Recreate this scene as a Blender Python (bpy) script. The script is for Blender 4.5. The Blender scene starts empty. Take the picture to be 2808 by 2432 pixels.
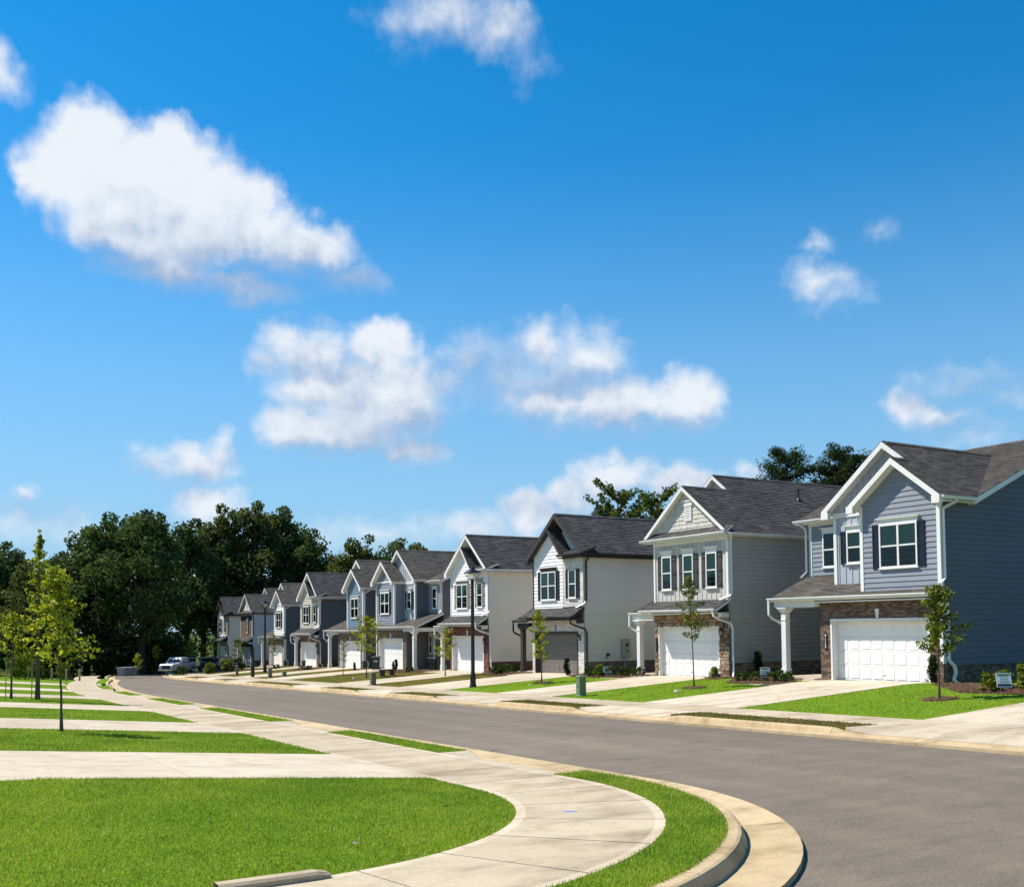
import bpy, math, random
import numpy as np
from mathutils import Vector, Matrix

random.seed(7)
RNG = np.random.default_rng(7)
scene = bpy.context.scene
COL = scene.collection

# ------------------------------------------------------------------ camera
# world: X runs across the street towards the houses, Y along the street away from the camera
cam_d = bpy.data.cameras.new('camera'); cam = bpy.data.objects.new('camera', cam_d); COL.objects.link(cam)
RT = Vector((0.864447, -0.502650, -0.008690)); UP = Vector((-0.015977, -0.044746, 0.998871)); FW = Vector((0.502471, 0.863331, 0.046712))
m = Matrix.Identity(4)
for i in range(3):
    m[i][0] = RT[i]; m[i][1] = UP[i]; m[i][2] = -FW[i]
m[2][3] = 1.70
cam.matrix_world = m
cam_d.sensor_fit = 'HORIZONTAL'; cam_d.sensor_width = 36.0
cam_d.lens = 36.0 * 2780 / 2808; cam_d.shift_y = (1590 - 1216) / 2808
cam_d.clip_start = 0.2; cam_d.clip_end = 6000
scene.camera = cam

# ------------------------------------------------------------------ sun, sky, exposure
TO_SUN = Vector((-1.0, 1.15, 2.1)).normalized()
SUN_EL = math.asin(TO_SUN.z); SUN_AZ = math.atan2(TO_SUN.x, TO_SUN.y)
sun_d = bpy.data.lights.new('sun', 'SUN'); sun_d.energy = 4.7; sun_d.angle = math.radians(0.5); sun_d.color = (1.0, 0.94, 0.84)
sun = bpy.data.objects.new('sun', sun_d); COL.objects.link(sun)
sun.rotation_euler = TO_SUN.to_track_quat('Z', 'Y').to_euler(); sun.location = (-20, 30, 60)
vs = scene.view_settings
vs.view_transform = 'Standard'; vs.look = 'None'; vs.exposure = 0.66; vs.gamma = 1.0; vs.use_curve_mapping = False
scene.cycles.max_bounces = 6; scene.cycles.diffuse_bounces = 3; scene.cycles.glossy_bounces = 3
scene.cycles.transmission_bounces = 4; scene.cycles.transparent_max_bounces = 8
scene.cycles.caustics_reflective = False; scene.cycles.caustics_refractive = False
scene.cycles.use_denoising = True

PUFFS = [(7.4,24.58,2.37,1.94,1),(6.58,22.88,3.07,2.46,1),(12.02,24.68,2.31,1.83,1),(9.76,23.1,3.97,2.83,1),(12.82,22.52,4.1,2.74,1),(15.99,22.66,1.69,1.66,0.8),(15.46,20.96,3.79,2.22,1),(18.83,20.39,3.36,1.82,0.85),(21.14,19.06,2.67,1.03,0.48),(10.29,20.16,3.6,2.01,1),(4.7,22.66,1.3,1.31,0.8),(11.57,18.78,3.25,1.34,0.9),(15.14,18.34,4.17,1.1,0.75),(8.54,18.73,1.46,1.06,0.48),(26.61,31.73,4.44,1.55,0.5),(29.76,31.27,2.54,1.56,0.53),(24.28,31.25,2.52,1.25,0.28),(31.43,29.8,1.69,1.29,0.17),(3.03,26.82,1.35,1.59,0.44),(3.54,26.38,1.28,0.92,0.25),(17.53,15.86,1.9,1.28,0.5),(22.97,15.58,2.42,1.84,1),(20.52,13.37,4.35,1.86,0.95),(23.79,13.44,3.0,2.2,0.9),(18.25,11.13,2.7,1.76,0.8),(20.88,10.8,4.11,1.78,0.8),(24.59,9.96,2.54,1.02,0.75),(23.78,11.69,3.0,2.0,0.75),(16.72,14.58,1.33,1.29,0.45),(28.06,14.67,2.8,1.97,0.45),(26.47,13.67,2.33,1.55,0.45),(32.01,15.72,2.44,1.85,0.52),(34.7,15.17,2.65,1.96,0.54),(32.41,12.65,3.48,1.89,0.75),(36.17,12.46,3.89,1.99,0.9),(39.87,12.32,2.7,2.08,0.95),(30.21,13.07,2.33,1.56,0.45),(47.3,20.1,1.42,0.71,0.24),(50.62,20.18,1.1,0.61,0.15),(47.39,18.18,1.98,1.27,0.46),(48.62,17.29,1.49,0.91,0.22),(54.41,12.31,3.04,0.95,0.29),(52.45,12.69,1.32,0.92,0.24),(51.77,11.41,1.6,1.03,0.7),(53.02,10.72,2.26,1.02,0.48),(54.73,9.42,2.52,1.2,0.25),(56.99,11.58,1.47,0.72,0.25),(9.63,9.6,0.77,0.68,0.26),(10.92,8.82,1.68,1.15,0.44),(12.96,8.9,2.3,1.46,0.72),(14.27,9.71,0.96,1.17,0.48),(13.61,6.65,2.31,1.28,0.7),(4.62,6.96,0.93,0.7,0.44),(4.05,5.67,2.9,1.38,0.28),(6.55,5.48,2.66,1.41,0.26),(36.12,8.37,2.97,1.59,0.8),(39.79,7.91,2.6,1.21,0.75),(33.47,7.37,2.06,1.43,0.75),(31.29,6.47,1.86,1.43,0.72),(28.08,5.68,3.31,1.13,0.4),(22.94,5.33,4.51,1.02,0.28),(43.41,8.43,1.08,0.71,0.4),(49.13,7.43,2.73,1.16,0.19),(19.91,5.16,3.23,1.21,0.22),(19.11,14.78,3.18,2.04,0.7),(21.94,11.82,5.3,2.65,0.8),(33.54,13.72,4.39,1.87,0.5),(30.22,14.07,3.49,2.09,0.45),(11.67,20.66,5.03,2.27,1),(8.88,21.05,3.73,2.05,1)]
SHADE = [(8.36,18.62,4.84,1.58,0.8),(12.45,17.86,6.26,1.54,1.0),(19.11,18.87,4.49,1.48,0.9),(20.92,9.4,5.73,1.2,0.8),(25.63,10.67,2.9,1.41,0.6),(36.8,10.64,5.65,1.0,0.8),(31.85,11.25,4.14,1.2,0.6),(16.32,18.7,6.05,2.01,0.8),(12.06,19.63,4.65,1.6,0.35),(24.6,11.06,3.51,1.2,0.6),(19.51,14.31,3.46,0.78,0.4),(21.13,12.0,2.86,0.99,0.3),(28.76,13.88,3.54,1.77,0.5),(33.54,13.62,3.72,0.99,0.5),(35.37,10.98,4.89,0.9,0.45),(54.45,11.76,3.04,0.91,0.5),(53.7,9.97,2.06,0.74,0.4),(11.57,7.96,3.03,0.87,0.5),(4.83,6.17,2.41,0.56,0.5),(27.22,30.69,4.23,1.27,0.3),(37.36,6.68,6.01,1.22,0.35)]

world = bpy.data.worlds.new('World'); scene.world = world; world.use_nodes = True
SKY_K = 0.1
def build_sky():
    nt = world.node_tree; N = nt.nodes; L = nt.links; N.clear()
    def nd(t, **k):
        n = N.new(t)
        for a, v in k.items(): setattr(n, a, v)
        return n
    def mth(op, a, b=None, c=None, clamp=False):
        n = nd('ShaderNodeMath', operation=op, use_clamp=clamp)
        for i, v in enumerate((a, b, c)):
            if v is None: continue
            if isinstance(v, (int, float)): n.inputs[i].default_value = v
            else: L.new(v, n.inputs[i])
        return n.outputs[0]
    sky = nd('ShaderNodeTexSky', sky_type='NISHITA', sun_disc=False)
    sky.sun_elevation = SUN_EL; sky.sun_rotation = SUN_AZ % (2 * math.pi); sky.altitude = 300; sky.air_density = 1.0; sky.dust_density = 0.05; sky.ozone_density = 3.0
    hs = nd('ShaderNodeHueSaturation'); hs.inputs['Saturation'].default_value = 1.41; hs.inputs['Hue'].default_value = 0.492; hs.inputs['Value'].default_value = 1.04
    L.new(sky.outputs[0], hs.inputs['Color'])
    tc = nd('ShaderNodeTexCoord'); sep = nd('ShaderNodeSeparateXYZ'); L.new(tc.outputs['Generated'], sep.inputs[0])
    az = mth('MULTIPLY', mth('ARCTAN2', sep.outputs[0], sep.outputs[1]), 57.29578)
    # the same broken cumulus field goes on all round the horizon in four sectors
    az = mth('SUBTRACT', mth('MODULO', mth('ADD', az, 375.0), 90.0), 15.0)
    el = mth('MULTIPLY', mth('ARCSINE', sep.outputs[2]), 57.29578)
    comb = nd('ShaderNodeCombineXYZ'); L.new(az, comb.inputs[0]); L.new(el, comb.inputs[1])
    def noise(scale, detail, rough=0.55, vec=None, off=0.0):
        n = nd('ShaderNodeTexNoise', noise_dimensions='2D'); n.inputs['Scale'].default_value = scale; n.inputs['Detail'].default_value = detail; n.inputs['Roughness'].default_value = rough
        L.new(vec if vec is not None else comb.outputs[0], n.inputs['Vector']); return n
    def warp(vec, n, amp):
        s = nd('ShaderNodeVectorMath', operation='SUBTRACT'); L.new(n.outputs['Color'], s.inputs[0]); s.inputs[1].default_value = (0.5, 0.5, 0.5)
        a = nd('ShaderNodeVectorMath', operation='MULTIPLY_ADD'); L.new(s.outputs[0], a.inputs[0]); a.inputs[1].default_value = (amp, amp, 0); L.new(vec, a.inputs[2])
        return a.outputs[0]
    p = warp(comb.outputs[0], noise(0.45, 2.0, 0.5), 1.7)
    p = warp(p, noise(1.6, 5.0, 0.52), 0.62)
    def field(items, vec, k):
        cur = None
        for (a, e, ra, re, h) in items:
            ra *= 1.1; re *= 1.1
            v = nd('ShaderNodeVectorMath', operation='MULTIPLY_ADD'); L.new(vec, v.inputs[0])
            v.inputs[1].default_value = (1 / ra, 1 / re, 0); v.inputs[2].default_value = (-a / ra, -e / re, 0)
            ln = nd('ShaderNodeVectorMath', operation='LENGTH'); L.new(v.outputs[0], ln.inputs[0])
            f = mth('MULTIPLY_ADD', ln.outputs['Value'], -h, h)
            cur = f if cur is None else mth('SMOOTH_MAX', cur, f, k)
        return cur
    d = field(PUFFS, p, 0.16)
    fine = noise(0.6, 7.0, 0.55)
    fd = mth('SUBTRACT', fine.outputs[0], 0.5)
    dens = mth('MULTIPLY_ADD', fd, 0.32, mth('ADD', d, 0.02))
    sh = field(SHADE, p, 0.2)
    # crisp billows on the lit side, frayed and thin where the base dissolves
    hi = mth('MULTIPLY_ADD', mth('MAXIMUM', sh, 0.0), 0.55, 0.56)
    mr = nd('ShaderNodeMapRange', interpolation_type='SMOOTHSTEP'); L.new(mth('DIVIDE', dens, hi), mr.inputs[0])
    mr.inputs[1].default_value = 0.0; mr.inputs[2].default_value = 1.0
    alpha = mr.outputs[0]
    sh = mth('MULTIPLY_ADD', fd, 0.6, sh)
    # billows: the same noise looked up a little towards the sun
    off = nd('ShaderNodeVectorMath', operation='ADD'); L.new(comb.outputs[0], off.inputs[0]); off.inputs[1].default_value = (-0.35, 0.55, 0)
    fine2 = noise(0.6, 4.0, 0.5, off.outputs[0])
    rel = mth('SUBTRACT', fine.outputs[0], fine2.outputs[0])
    sh = mth('MULTIPLY_ADD', rel, -0.9, mth('MULTIPLY_ADD', d, -0.15, sh))
    ms = nd('ShaderNodeMapRange', interpolation_type='SMOOTHSTEP'); L.new(sh, ms.inputs[0])
    ms.inputs[1].default_value = -0.45; ms.inputs[2].default_value = 0.60
    cc = nd('ShaderNodeMix', data_type='RGBA'); L.new(ms.outputs[0], cc.inputs[0])
    cc.inputs[6].default_value = (5.3, 5.65, 6.1, 1); cc.inputs[7].default_value = (2.35, 3.1, 4.4, 1)
    # thin milky veil low over the horizon
    veil = nd('ShaderNodeMapRange', interpolation_type='SMOOTHSTEP'); L.new(el, veil.inputs[0]); veil.inputs[1].default_value = 27.0; veil.inputs[2].default_value = -1.0; veil.inputs[3].default_value = 0.0; veil.inputs[4].default_value = 0.88
    mv = nd('ShaderNodeMix', data_type='RGBA'); L.new(veil.outputs[0], mv.inputs[0]); L.new(hs.outputs[0], mv.inputs[6]); mv.inputs[7].default_value = (1.85, 3.35, 4.95, 1)
    mx = nd('ShaderNodeMix', data_type='RGBA'); L.new(alpha, mx.inputs[0]); L.new(mv.outputs[2], mx.inputs[6]); L.new(cc.outputs[2], mx.inputs[7])
    bg = nd('ShaderNodeBackground'); bg.inputs[1].default_value = SKY_K; L.new(mx.outputs[2], bg.inputs[0])
    bg2 = nd('ShaderNodeBackground'); bg2.inputs[1].default_value = SKY_K; L.new(mv.outputs[2], bg2.inputs[0])
    # no cloud stands above 36 degrees: the plain sky is enough there
    gate = mth('LESS_THAN', mth('ABSOLUTE', mth('SUBTRACT', el, 18.0)), 18.0)
    sel = nd('ShaderNodeMixShader'); L.new(gate, sel.inputs[0]); L.new(bg2.outputs[0], sel.inputs[1]); L.new(bg.outputs[0], sel.inputs[2])
    out = nd('ShaderNodeOutputWorld'); L.new(sel.outputs[0], out.inputs[0])
build_sky()

# ------------------------------------------------------------------ materials
MATS = {}
def new_mat(name):
    mt = bpy.data.materials.new(name); mt.use_nodes = True; MATS[name] = mt
    nt = mt.node_tree; b = nt.nodes['Principled BSDF']
    return mt, nt, b
def N_(nt, t, **k):
    n = nt.nodes.new(t)
    for a, v in k.items(): setattr(n, a, v)
    return n
def noise_(nt, scale, detail=4, rough=0.55, coord='Object', vscale=None):
    tc = N_(nt, 'ShaderNodeTexCoord'); n = N_(nt, 'ShaderNodeTexNoise')
    n.inputs['Scale'].default_value = scale; n.inputs['Detail'].default_value = detail; n.inputs['Roughness'].default_value = rough
    if vscale:
        mp = N_(nt, 'ShaderNodeMapping'); mp.inputs['Scale'].default_value = vscale
        nt.links.new(tc.outputs[coord], mp.inputs[0]); nt.links.new(mp.outputs[0], n.inputs['Vector'])
    else: nt.links.new(tc.outputs[coord], n.inputs['Vector'])
    return n
def ramp_(nt, src, stops):
    r = N_(nt, 'ShaderNodeValToRGB'); e = r.color_ramp.elements
    while len(e) < len(stops): e.new(0.5)
    for i, (p, c) in enumerate(stops): e[i].position = p; e[i].color = (*c, 1)
    nt.links.new(src, r.inputs[0]); return r
def mix_(nt, fac, a, b, mode='MIX'):
    x = N_(nt, 'ShaderNodeMix', data_type='RGBA', blend_type=mode)
    for i, v in ((0, fac), (6, a), (7, b)):
        if isinstance(v, (int, float)): x.inputs[i].default_value = v
        elif isinstance(v, tuple): x.inputs[i].default_value = (*v, 1)
        else: nt.links.new(v, x.inputs[i])
    return x.outputs[2]
def bump_(nt, b, src, strength, dist=0.01):
    bp = N_(nt, 'ShaderNodeBump'); bp.inputs['Strength'].default_value = strength; bp.inputs['Distance'].default_value = dist
    nt.links.new(src, bp.inputs['Height']); nt.links.new(bp.outputs[0], b.inputs['Normal'])
def paint(name, col, rough=0.55, var=0.08, scale=1.3, spec=0.3, metal=0.0, grime=0.0, objvar=0.0):
    if name in MATS: return MATS[name]
    mt, nt, b = new_mat(name)
    n = noise_(nt, scale, 6, 0.65); lo = tuple(c * (1 - var) for c in col); hi = tuple(min(1, c * (1 + var)) for c in col)
    r = ramp_(nt, n.outputs[0], [(0.3, lo), (0.7, hi)]); src = r.outputs[0]
    if objvar:
        oi = N_(nt, 'ShaderNodeObjectInfo'); rr = ramp_(nt, oi.outputs['Random'], [(0, (1 - objvar,) * 3), (1, (1 + objvar * .3,) * 3)])
        src = mix_(nt, 1.0, src, rr.outputs[0], 'MULTIPLY')
    if grime:
        g = noise_(nt, 0.6, 8, 0.7, vscale=(1, 1, 0.25)); gr = ramp_(nt, g.outputs[0], [(0.45, (0, 0, 0)), (0.75, (1, 1, 1))])
        src = mix_(nt, gr.outputs[0], src, tuple(c * (1 - grime) for c in col))
    nt.links.new(src, b.inputs['Base Color'])
    b.inputs['Roughness'].default_value = rough; b.inputs['Specular IOR Level'].default_value = spec; b.inputs['Metallic'].default_value = metal
    return mt
def attr_mat(name, stops, rough=0.8, attr='rnd', patch=None, patch_scale=0.5, transl=0.0, spec=0.15, bump=None):
    if name in MATS: return MATS[name]
    mt, nt, b = new_mat(name)
    at = N_(nt, 'ShaderNodeAttribute', attribute_name=attr); r = ramp_(nt, at.outputs['Fac'], stops); src = r.outputs[0]
    if patch:
        n = noise_(nt, patch_scale, 4, 0.6); pr = ramp_(nt, n.outputs[0], [(0.38, patch[0]), (0.62, patch[1])])
        src = mix_(nt, 1.0, src, pr.outputs[0], 'MULTIPLY')
    nt.links.new(src, b.inputs['Base Color']); b.inputs['Roughness'].default_value = rough; b.inputs['Specular IOR Level'].default_value = spec
    if bump:
        bn = noise_(nt, bump, 5, 0.6); bump_(nt, b, bn.outputs[0], 0.6, 0.01)
    if transl:
        tr = N_(nt, 'ShaderNodeBsdfTranslucent'); nt.links.new(mix_(nt, 1.0, src, (1.0, 1.0, 0.55), 'MULTIPLY'), tr.inputs[0])
        ms = N_(nt, 'ShaderNodeMixShader'); ms.inputs[0].default_value = transl
        nt.links.new(b.outputs[0], ms.inputs[1]); nt.links.new(tr.outputs[0], ms.inputs[2])
        nt.links.new(ms.outputs[0], nt.nodes['Material Output'].inputs[0])
    return mt
def concrete(name, col, dark=0.6):
    mt, nt, b = new_mat(name)
    n1 = noise_(nt, 0.55, 7, 0.65, vscale=(1, 2.2, 1)); n2 = noise_(nt, 34, 4, 0.6); n3 = noise_(nt, 2.2, 8, 0.7)
    c1 = ramp_(nt, n1.outputs[0], [(0.28, tuple(c * dark for c in (col[0], col[1] * .97, col[2] * .9))), (0.52, col), (0.75, tuple(min(1, c * 1.09) for c in col))])
    c2 = ramp_(nt, n2.outputs[0], [(0.3, (0.86, 0.86, 0.86)), (0.7, (1.06, 1.06, 1.06))])
    c3 = ramp_(nt, n3.outputs[0], [(0.33, (0.82, 0.80, 0.76)), (0.5, (1, 1, 1))])
    oi = N_(nt, 'ShaderNodeObjectInfo'); orr = ramp_(nt, oi.outputs['Random'], [(0, (0.88, 0.87, 0.85)), (1, (1.04, 1.04, 1.04))])
    src = mix_(nt, 1.0, mix_(nt, 1.0, mix_(nt, 1.0, c1.outputs[0], c2.outputs[0], 'MULTIPLY'), c3.outputs[0], 'MULTIPLY'), orr.outputs[0], 'MULTIPLY')
    nt.links.new(src, b.inputs['Base Color']); b.inputs['Roughness'].default_value = 0.9; b.inputs['Specular IOR Level'].default_value = 0.15
    bump_(nt, b, n2.outputs[0], 0.35, 0.006); return mt
concrete('concrete', (0.475, 0.392, 0.28)); concrete('concrete_smooth', (0.555, 0.465, 0.345), 0.78); concrete('concrete_drive', (0.535, 0.455, 0.345), 0.68)
concrete('concrete_curb', (0.50, 0.385, 0.232), 0.62)
def asphalt():
    mt, nt, b = new_mat('asphalt')
    n1 = noise_(nt, 0.16, 6, 0.6, vscale=(1, 0.45, 1)); n2 = noise_(nt, 90, 3, 0.7); n3 = noise_(nt, 1.4, 8, 0.72, vscale=(0.5, 1.6, 1))
    c1 = ramp_(nt, n1.outputs[0], [(0.3, (0.140, 0.114, 0.086)), (0.55, (0.163, 0.134, 0.103)), (0.78, (0.196, 0.162, 0.124))])
    c2 = ramp_(nt, n2.outputs[0], [(0.25, (0.42, 0.42, 0.42)), (0.5, (1, 1, 1)), (0.75, (1.8, 1.76, 1.7))])
    c3 = ramp_(nt, n3.outputs[0], [(0.3, (0.8, 0.8, 0.81)), (0.6, (1.06, 1.06, 1.05))])
    src = mix_(nt, 1.0, mix_(nt, 1.0, c1.outputs[0], c2.outputs[0], 'MULTIPLY'), c3.outputs[0], 'MULTIPLY')
    n4 = noise_(nt, 28, 4, 0.75); c4 = ramp_(nt, n4.outputs[0], [(0.3, (0.68, 0.68, 0.68)), (0.5, (1, 1, 1)), (0.72, (1.28, 1.26, 1.23))]); src = mix_(nt, 1.0, src, c4.outputs[0], 'MULTIPLY')
    n5 = noise_(nt, 1.15, 2, 0.4); c5 = ramp_(nt, n5.outputs[0], [(0.70, (1, 1, 1)), (0.76, (0.72, 0.71, 0.70))]); src = mix_(nt, 1.0, src, c5.outputs[0], 'MULTIPLY')
    tc = N_(nt, 'ShaderNodeTexCoord'); sx = N_(nt, 'ShaderNodeSeparateXYZ'); nt.links.new(tc.outputs['Object'], sx.inputs[0])
    wv = N_(nt, 'ShaderNodeMath', operation='SINE'); ml = N_(nt, 'ShaderNodeMath', operation='MULTIPLY_ADD'); nt.links.new(sx.outputs[0], ml.inputs[0]); ml.inputs[1].default_value = 3.3; ml.inputs[2].default_value = 0.6; nt.links.new(ml.outputs[0], wv.inputs[0])
    c6 = ramp_(nt, wv.outputs[0], [(0.0, (0.95, 0.95, 0.95)), (1.0, (1.04, 1.04, 1.03))]); src = mix_(nt, 1.0, src, c6.outputs[0], 'MULTIPLY')
    nt.links.new(src, b.inputs['Base Color']); b.inputs['Roughness'].default_value = 0.85; b.inputs['Specular IOR Level'].default_value = 0.25
    bump_(nt, b, n2.outputs[0], 0.5, 0.006)
asphalt()
def lawn_mat(name, a, bcol, brown, brownness):
    mt, nt, b = new_mat(name)
    n1 = noise_(nt, 0.7, 5, 0.6); n2 = noise_(nt, 26, 4, 0.7); n3 = noise_(nt, 0.33, 6, 0.65)
    c = ramp_(nt, n2.outputs[0], [(0.25, tuple(x * .45 for x in a)), (0.5, a), (0.75, bcol)])
    c3 = ramp_(nt, n1.outputs[0], [(0.35, (0.85, 0.9, 0.8)), (0.65, (1.1, 1.05, 1.0))])
    src = mix_(nt, 1.0, c.outputs[0], c3.outputs[0], 'MULTIPLY')
    f = ramp_(nt, n3.outputs[0], [(0.62 - brownness * .4, (0, 0, 0)), (0.8 - brownness * .4, (1, 1, 1))])
    src = mix_(nt, f.outputs[0], src, brown)
    nt.links.new(src, b.inputs['Base Color']); b.inputs['Roughness'].default_value = 0.95; b.inputs['Specular IOR Level'].default_value = 0.05
    bump_(nt, b, n2.outputs[0], 1.0, 0.05)
lawn_mat('lawn_green', (0.14, 0.245, 0.012), (0.29, 0.40, 0.036), (0.12, 0.12, 0.03), 0.05)
lawn_mat('lawn_olive', (0.105, 0.105, 0.018), (0.205, 0.185, 0.040), (0.19, 0.125, 0.04), 0.4)
lawn_mat('lawn_dry', (0.11, 0.105, 0.020), (0.20, 0.18, 0.042), (0.15, 0.10, 0.04), 0.4)
attr_mat('blade_green', [(0, (0.14, 0.215, 0.022)), (0.5, (0.31, 0.415, 0.045)), (0.85, (0.49, 0.56, 0.12)), (1, (0.78, 0.72, 0.42))], 0.6, patch=((0.66, 0.80, 0.62), (1.14, 1.07, 1.0)), patch_scale=0.75, transl=0.42)
attr_mat('blade_olive', [(0, (0.10, 0.125, 0.012)), (0.5, (0.22, 0.21, 0.03)), (1, (0.38, 0.31, 0.08))], 0.7, patch=((0.8, 0.85, 0.75), (1.1, 1.0, 0.95)), patch_scale=0.5, transl=0.3)
attr_mat('blade_dry', [(0, (0.085, 0.085, 0.015)), (0.6, (0.18, 0.165, 0.035)), (1, (0.32, 0.24, 0.09))], 0.7, transl=0.2)
attr_mat('mulch', [(0, (0.05, 0.026, 0.016)), (0.6, (0.115, 0.062, 0.040)), (1, (0.20, 0.125, 0.085))], 0.9)
paint('soil', (0.10, 0.060, 0.035), 0.95, 0.35, 2.5, 0.05)
paint('terrain', (0.075, 0.10, 0.025), 0.95, 0.4, 0.4, 0.05)
def shingle(name, col):
    mt, nt, b = new_mat(name)
    uv = N_(nt, 'ShaderNodeUVMap'); uv.uv_map = 'UVMap'
    br = N_(nt, 'ShaderNodeTexBrick'); nt.links.new(uv.outputs[0], br.inputs['Vector'])
    br.inputs['Scale'].default_value = 1.0; br.inputs['Brick Width'].default_value = 0.36; br.inputs['Row Height'].default_value = 0.16; br.inputs['Mortar Size'].default_value = 0.006
    br.inputs['Color1'].default_value = (*[c * 0.72 for c in col], 1); br.inputs['Color2'].default_value = (*[c * 1.25 for c in col], 1); br.inputs['Mortar'].default_value = (*[c * .45 for c in col], 1); br.inputs['Bias'].default_value = 0.0
    n = N_(nt, 'ShaderNodeTexNoise'); mp = N_(nt, 'ShaderNodeMapping'); mp.inputs['Scale'].default_value = (1.3, 6.25, 1); nt.links.new(uv.outputs[0], mp.inputs[0]); nt.links.new(mp.outputs[0], n.inputs['Vector'])
    n.inputs['Scale'].default_value = 1.0; n.inputs['Detail'].default_value = 5
    r = ramp_(nt, n.outputs[0], [(0.3, (0.68, 0.67, 0.67)), (0.55, (1, 1, 1)), (0.75, (1.5, 1.46, 1.42))])
    n2 = noise_(nt, 0.5, 5, 0.6); r2 = ramp_(nt, n2.outputs[0], [(0.35, (0.85, 0.85, 0.86)), (0.7, (1.1, 1.1, 1.08))])
    src = mix_(nt, 1.0, mix_(nt, 1.0, br.outputs[0], r.outputs[0], 'MULTIPLY'), r2.outputs[0], 'MULTIPLY')
    nt.links.new(src, b.inputs['Base Color']); b.inputs['Roughness'].default_value = 0.92; b.inputs['Specular IOR Level'].default_value = 0.12
    n3 = noise_(nt, 60, 3, 0.7); bump_(nt, b, n3.outputs[0], 0.5, 0.006)
shingle('shingle', (0.118, 0.106, 0.094)); shingle('shingle_blue', (0.094, 0.090, 0.088))
attr_mat('brick_brown', [(0, (0.080, 0.052, 0.042)), (0.5, (0.145, 0.095, 0.072)), (1, (0.235, 0.165, 0.125))], 0.85, bump=40)
attr_mat('brick_red', [(0, (0.075, 0.032, 0.022)), (0.5, (0.15, 0.062, 0.038)), (1, (0.25, 0.12, 0.08))], 0.85, bump=40)
attr_mat('brick_white', [(0, (0.52, 0.49, 0.45)), (0.5, (0.64, 0.60, 0.56)), (1, (0.74, 0.70, 0.66))], 0.8, bump=40)
attr_mat('brick_tan', [(0, (0.10, 0.068, 0.05)), (0.5, (0.165, 0.12, 0.092)), (1, (0.25, 0.19, 0.15))], 0.85, bump=40)
paint('mortar', (0.20, 0.165, 0.135), 0.95, 0.15, 8); paint('mortar_white', (0.55, 0.52, 0.48), 0.95, 0.1, 8)
def stone():
    mt, nt, b = new_mat('stone')
    oi = N_(nt, 'ShaderNodeObjectInfo'); r = ramp_(nt, oi.outputs['Random'], [(0, (0.16, 0.085, 0.048)), (0.3, (0.29, 0.17, 0.10)), (0.55, (0.40, 0.28, 0.18)), (0.8, (0.30, 0.22, 0.17)), (1, (0.48, 0.38, 0.28))])
    n = noise_(nt, 9, 6, 0.7); r2 = ramp_(nt, n.outputs[0], [(0.3, (0.65, 0.62, 0.6)), (0.7, (1.15, 1.12, 1.1))])
    nt.links.new(mix_(nt, 1.0, r.outputs[0], r2.outputs[0], 'MULTIPLY'), b.inputs['Base Color']); b.inputs['Roughness'].default_value = 0.9
    bump_(nt, b, n.outputs[0], 0.8, 0.03)
stone()
def glass():
    mt, nt, b = new_mat('window_glass'); nt.nodes.remove(b)
    tr = N_(nt, 'ShaderNodeBsdfTransparent'); tr.inputs[0].default_value = (0.36, 0.58, 0.50, 1)
    gl = N_(nt, 'ShaderNodeBsdfGlossy'); gl.inputs['Roughness'].default_value = 0.02; gl.inputs[0].default_value = (0.9, 0.95, 0.95, 1)
    fr = N_(nt, 'ShaderNodeFresnel'); fr.inputs[0].default_value = 1.5; ms = N_(nt, 'ShaderNodeMixShader')
    nt.links.new(fr.outputs[0], ms.inputs[0]); nt.links.new(tr.outputs[0], ms.inputs[1]); nt.links.new(gl.outputs[0], ms.inputs[2])
    nt.links.new(ms.outputs[0], nt.nodes['Material Output'].inputs[0])
    mt2, nt, b = new_mat('lamp_glass'); nt.nodes.remove(b)
    tr = N_(nt, 'ShaderNodeBsdfTransparent'); tr.inputs[0].default_value = (0.93, 0.95, 0.95, 1)
    gl = N_(nt, 'ShaderNodeBsdfGlossy'); gl.inputs['Roughness'].default_value = 0.08; ms = N_(nt, 'ShaderNodeMixShader'); ms.inputs[0].default_value = 0.1
    nt.links.new(tr.outputs[0], ms.inputs[1]); nt.links.new(gl.outputs[0], ms.inputs[2]); nt.links.new(ms.outputs[0], nt.nodes['Material Output'].inputs[0])
glass()
paint('white_trim', (0.74, 0.73, 0.70), 0.5, 0.05, 0.8, 0.4, grime=0.12); paint('black_trim', (0.016, 0.015, 0.017), 0.35, 0.2, 1, 0.5)
paint('taupe_trim', (0.30, 0.27, 0.235), 0.6, 0.06); paint('soffit_dark', (0.05, 0.043, 0.038), 0.6, 0.1)
paint('door_white', (0.80, 0.79, 0.77), 0.45, 0.03, 0.8, 0.4, grime=0.06); paint('door_taupe', (0.165, 0.145, 0.128), 0.5, 0.05, 0.8)
paint('blinds', (0.78, 0.80, 0.74), 0.6, 0.05); paint('room_dark', (0.025, 0.027, 0.028), 0.8, 0.3, 3)
paint('lap_blue', (0.236, 0.256, 0.296), 0.6, 0.05, 0.7, 0.25, objvar=0.06); paint('lap_blue_side', (0.112, 0.122, 0.155), 0.62, 0.05, 0.5, 0.25, objvar=0.05)  # second tone: same siding, the side wall's shade put into its colour
paint('bb_blue', (0.37, 0.40, 0.44), 0.6, 0.05); paint('lap_slate', (0.135, 0.205, 0.27), 0.6, 0.06, objvar=0.05)
paint('lap_grey', (0.42, 0.395, 0.35), 0.62, 0.05, 0.5, 0.2, objvar=0.05); paint('bb_greige', (0.53, 0.495, 0.45), 0.6, 0.04); paint('shake_greige', (0.56, 0.53, 0.47), 0.7, 0.08, 3, objvar=0.14)
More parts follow.
